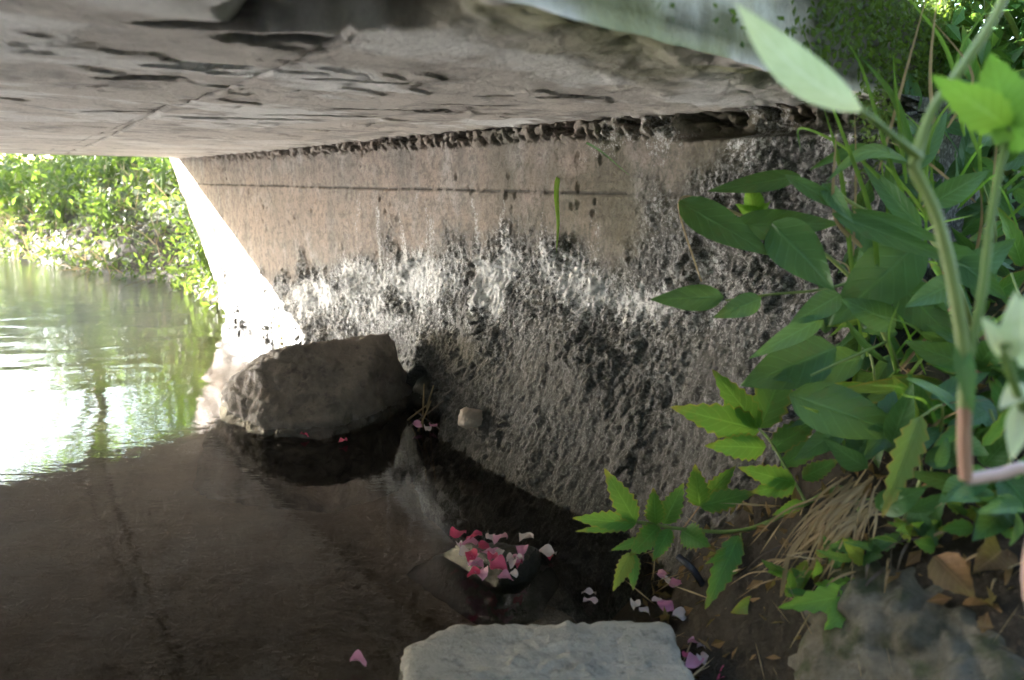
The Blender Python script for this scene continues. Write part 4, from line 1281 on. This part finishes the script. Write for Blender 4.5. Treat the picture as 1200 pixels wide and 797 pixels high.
for (u_, n_, h, rx, cnt, lab, sd) in [(9.5, -2.6, 4.2, 1.7, 5000, 'leafy tree on the far bank mirrored green in the water', 1), (15.0, -1.5, 6.0, 2.6, 7000, 'taller tree upstream mirrored in the far water', 2),
      (13.0, 2.6, 4.6, 2.4, 6000, 'tree leaning over the stream far upstream', 8), (10.5, 5.6, 6.2, 2.2, 6500, 'unseen left-bank tree added to shade the far bank', 12), (13.5, 5.8, 6.4, 2.4, 6500, 'unseen left-bank tree added farther upstream for shade', 13), (7.5, -1.9, 3.6, 1.3, 3500, 'slim tree on the sunlit bank', 9)]:
    z_ = float(terr(np.float64(u_), np.float64(n_)))
    tree(uvw(np.float64(u_), np.float64(n_), z_ - .05), h, rx, cnt, lab, seed=sd)  # the two left-bank trees are unseen, added to shade the far bank

for (u_, n_, h, rx, cnt, lab, sd) in [(-4.0, 4.9, 5.0, 2.6, 7000, 'unseen tree added to block sky, left bank beside the deck', 11), (-5.4, -2.2, 4.2, 2.0, 4500, 'unseen spreading tree added to block sky, near bank behind the weeds', 3), (-7.5, -1.2, 5.0, 2.6, 6000, 'unseen tree added to block sky, downstream on the right bank', 4),
                                      (-5.2, 5.6, 4.6, 2.4, 6000, 'unseen tree added to block sky, left bank downstream of the deck', 5), (3.3, 6.0, 5.8, 1.9, 5000, 'unseen left-bank tree added to shade the deck and corner bushes', 14), (-8.5, 4.9, 5.5, 2.8, 6000, 'unseen tree added to block sky, farther downstream on the left bank', 6), (-11.0, 1.6, 6.0, 3.2, 6000, 'unseen tree added to block sky, closing the view downstream', 7)]:
    z_ = max(float(terr(np.float64(u_), np.float64(n_))), -.1)
    tree(uvw(np.float64(u_), np.float64(n_), z_ - .05), h, rx, cnt, lab, size=.26, clumps_n=40, seed=sd, mat='leaf_screen', zmin=.6 if sd == 14 else .35)  # unseen trees, added to dim the sky and sun around the near side

for k in range(9):
    u_ = 2.0 + k * 1.5; n_ = 6.4 + rng.uniform(-.3, .6)
    z_ = float(terr(np.float64(u_), np.float64(n_)))  # unseen hedge, added to cut low sky light from upstream
    shrub(uvw(np.float64(u_), np.float64(n_), z_ - .03), 1.0, rng.uniform(1.3, 1.7), 1100, .14, 'unseen hedge-like shrub added as sky screen, ' + ORD[k] + ' along the left bank upstream of the deck', group='unseen sky-screen shrubs on the left bank')

for k, (u_, n_, h_) in enumerate([(-3.6, 5.0, 2.2), (-4.8, 5.2, 2.4), (-6.2, 5.0, 2.6), (-7.8, 4.8, 2.6), (-9.4, 4.2, 2.8), (-10.2, 2.6, 2.8), (-10.0, 0.9, 2.8), (-8.6, -.2, 2.6), (-7.0, -.4, 2.4), (-5.6, -.5, 2.2)]):
    z_ = float(terr(np.float64(u_), np.float64(n_)))  # unseen ring of shrubs, added to keep low sky light off the wall
    shrub(uvw(np.float64(u_), np.float64(n_), z_ - .03), 1.1, h_, 1500, .16, 'unseen shrub added to block sky light, ' + ORD[k] + ' round the stream downstream of the deck', mat='leaf_screen', stems=11, group='unseen light-blocking shrubs downstream')
# weeds smothering the sunlit bank face
n_ = 9000
uu_ = rng.uniform(.55, 8.0, n_); nn_ = np.interp(uu_, NR_U, NR_N) - rng.uniform(-.10, .8, n_)
pts = uvw(uu_, nn_, np.maximum(terr(uu_, nn_), 0) + rng.uniform(.0, .14, n_))
V, F, A = leaf_cloud(pts, .06, .8, .3, .4)
tag(link('bank_weeds', mesh_of(V, F, smooth=False, attrs={'lf': A}, name='bank_weeds'), M['leaf_sun']), 'sunlit yellow-green weeds smothering the far bank', 'weeds', kind='stuff')

# --- moss and trailing stems over the slab end at the top right
n_ = 9500
s_ = rng.uniform(-.55, 1.3, n_) ; s_ = np.where(rng.random(n_) < .7, rng.uniform(-.55, .30, n_), s_)
eu, en = WE @ WU, WE @ WN
zz = HS + .02 + rng.random(n_) ** .8 * (TOP - HS + .10)
hang = np.where(s_ < .12, rng.uniform(0, .16, n_), 0)
pts = uvw(U_NEAR - s_ * eu - rng.uniform(.0, .035, n_), -s_ * en, zz - hang)
keep = (fbm(np.stack([s_ * 6, zz * 6, 0 * zz], 1), 3) > np.where((s_ > .35) & (zz > HS + .05), .12, -.22))
V, F, A = leaf_cloud(pts[keep], .010, .8, 1.2, .6)
tag(link('hanging_moss', mesh_of(V, F, smooth=False, attrs={'lf': A}, name='hanging_moss'), M['moss']), 'dark green moss and tiny leaves draped over the slab end', 'moss', kind='stuff')
# --- shrubs on top of the near bank behind the weeds
for (x, y, d, rx, rz, cnt, lab) in [(1120, 150, 1.55, .30, .5, 900, 'dark shrub on the bank top right of the slab end'), (1230, 230, 1.45, .32, .5, 900, 'dark shrub on the bank top at the right picture edge'), (1190, 40, 1.45, .36, .75, 2200, 'dark shrub in the top right corner above the weeds')]:
    q = at(x, y, d); u_, nn_ = to_un(q); z_ = float(terr(u_, nn_))
    shrub((q[0], q[1], z_ - .03), rx, rz, cnt, .05, lab, 'leaf_broad', 9, 'bank_bush', 'dark shrubs over the near bank')
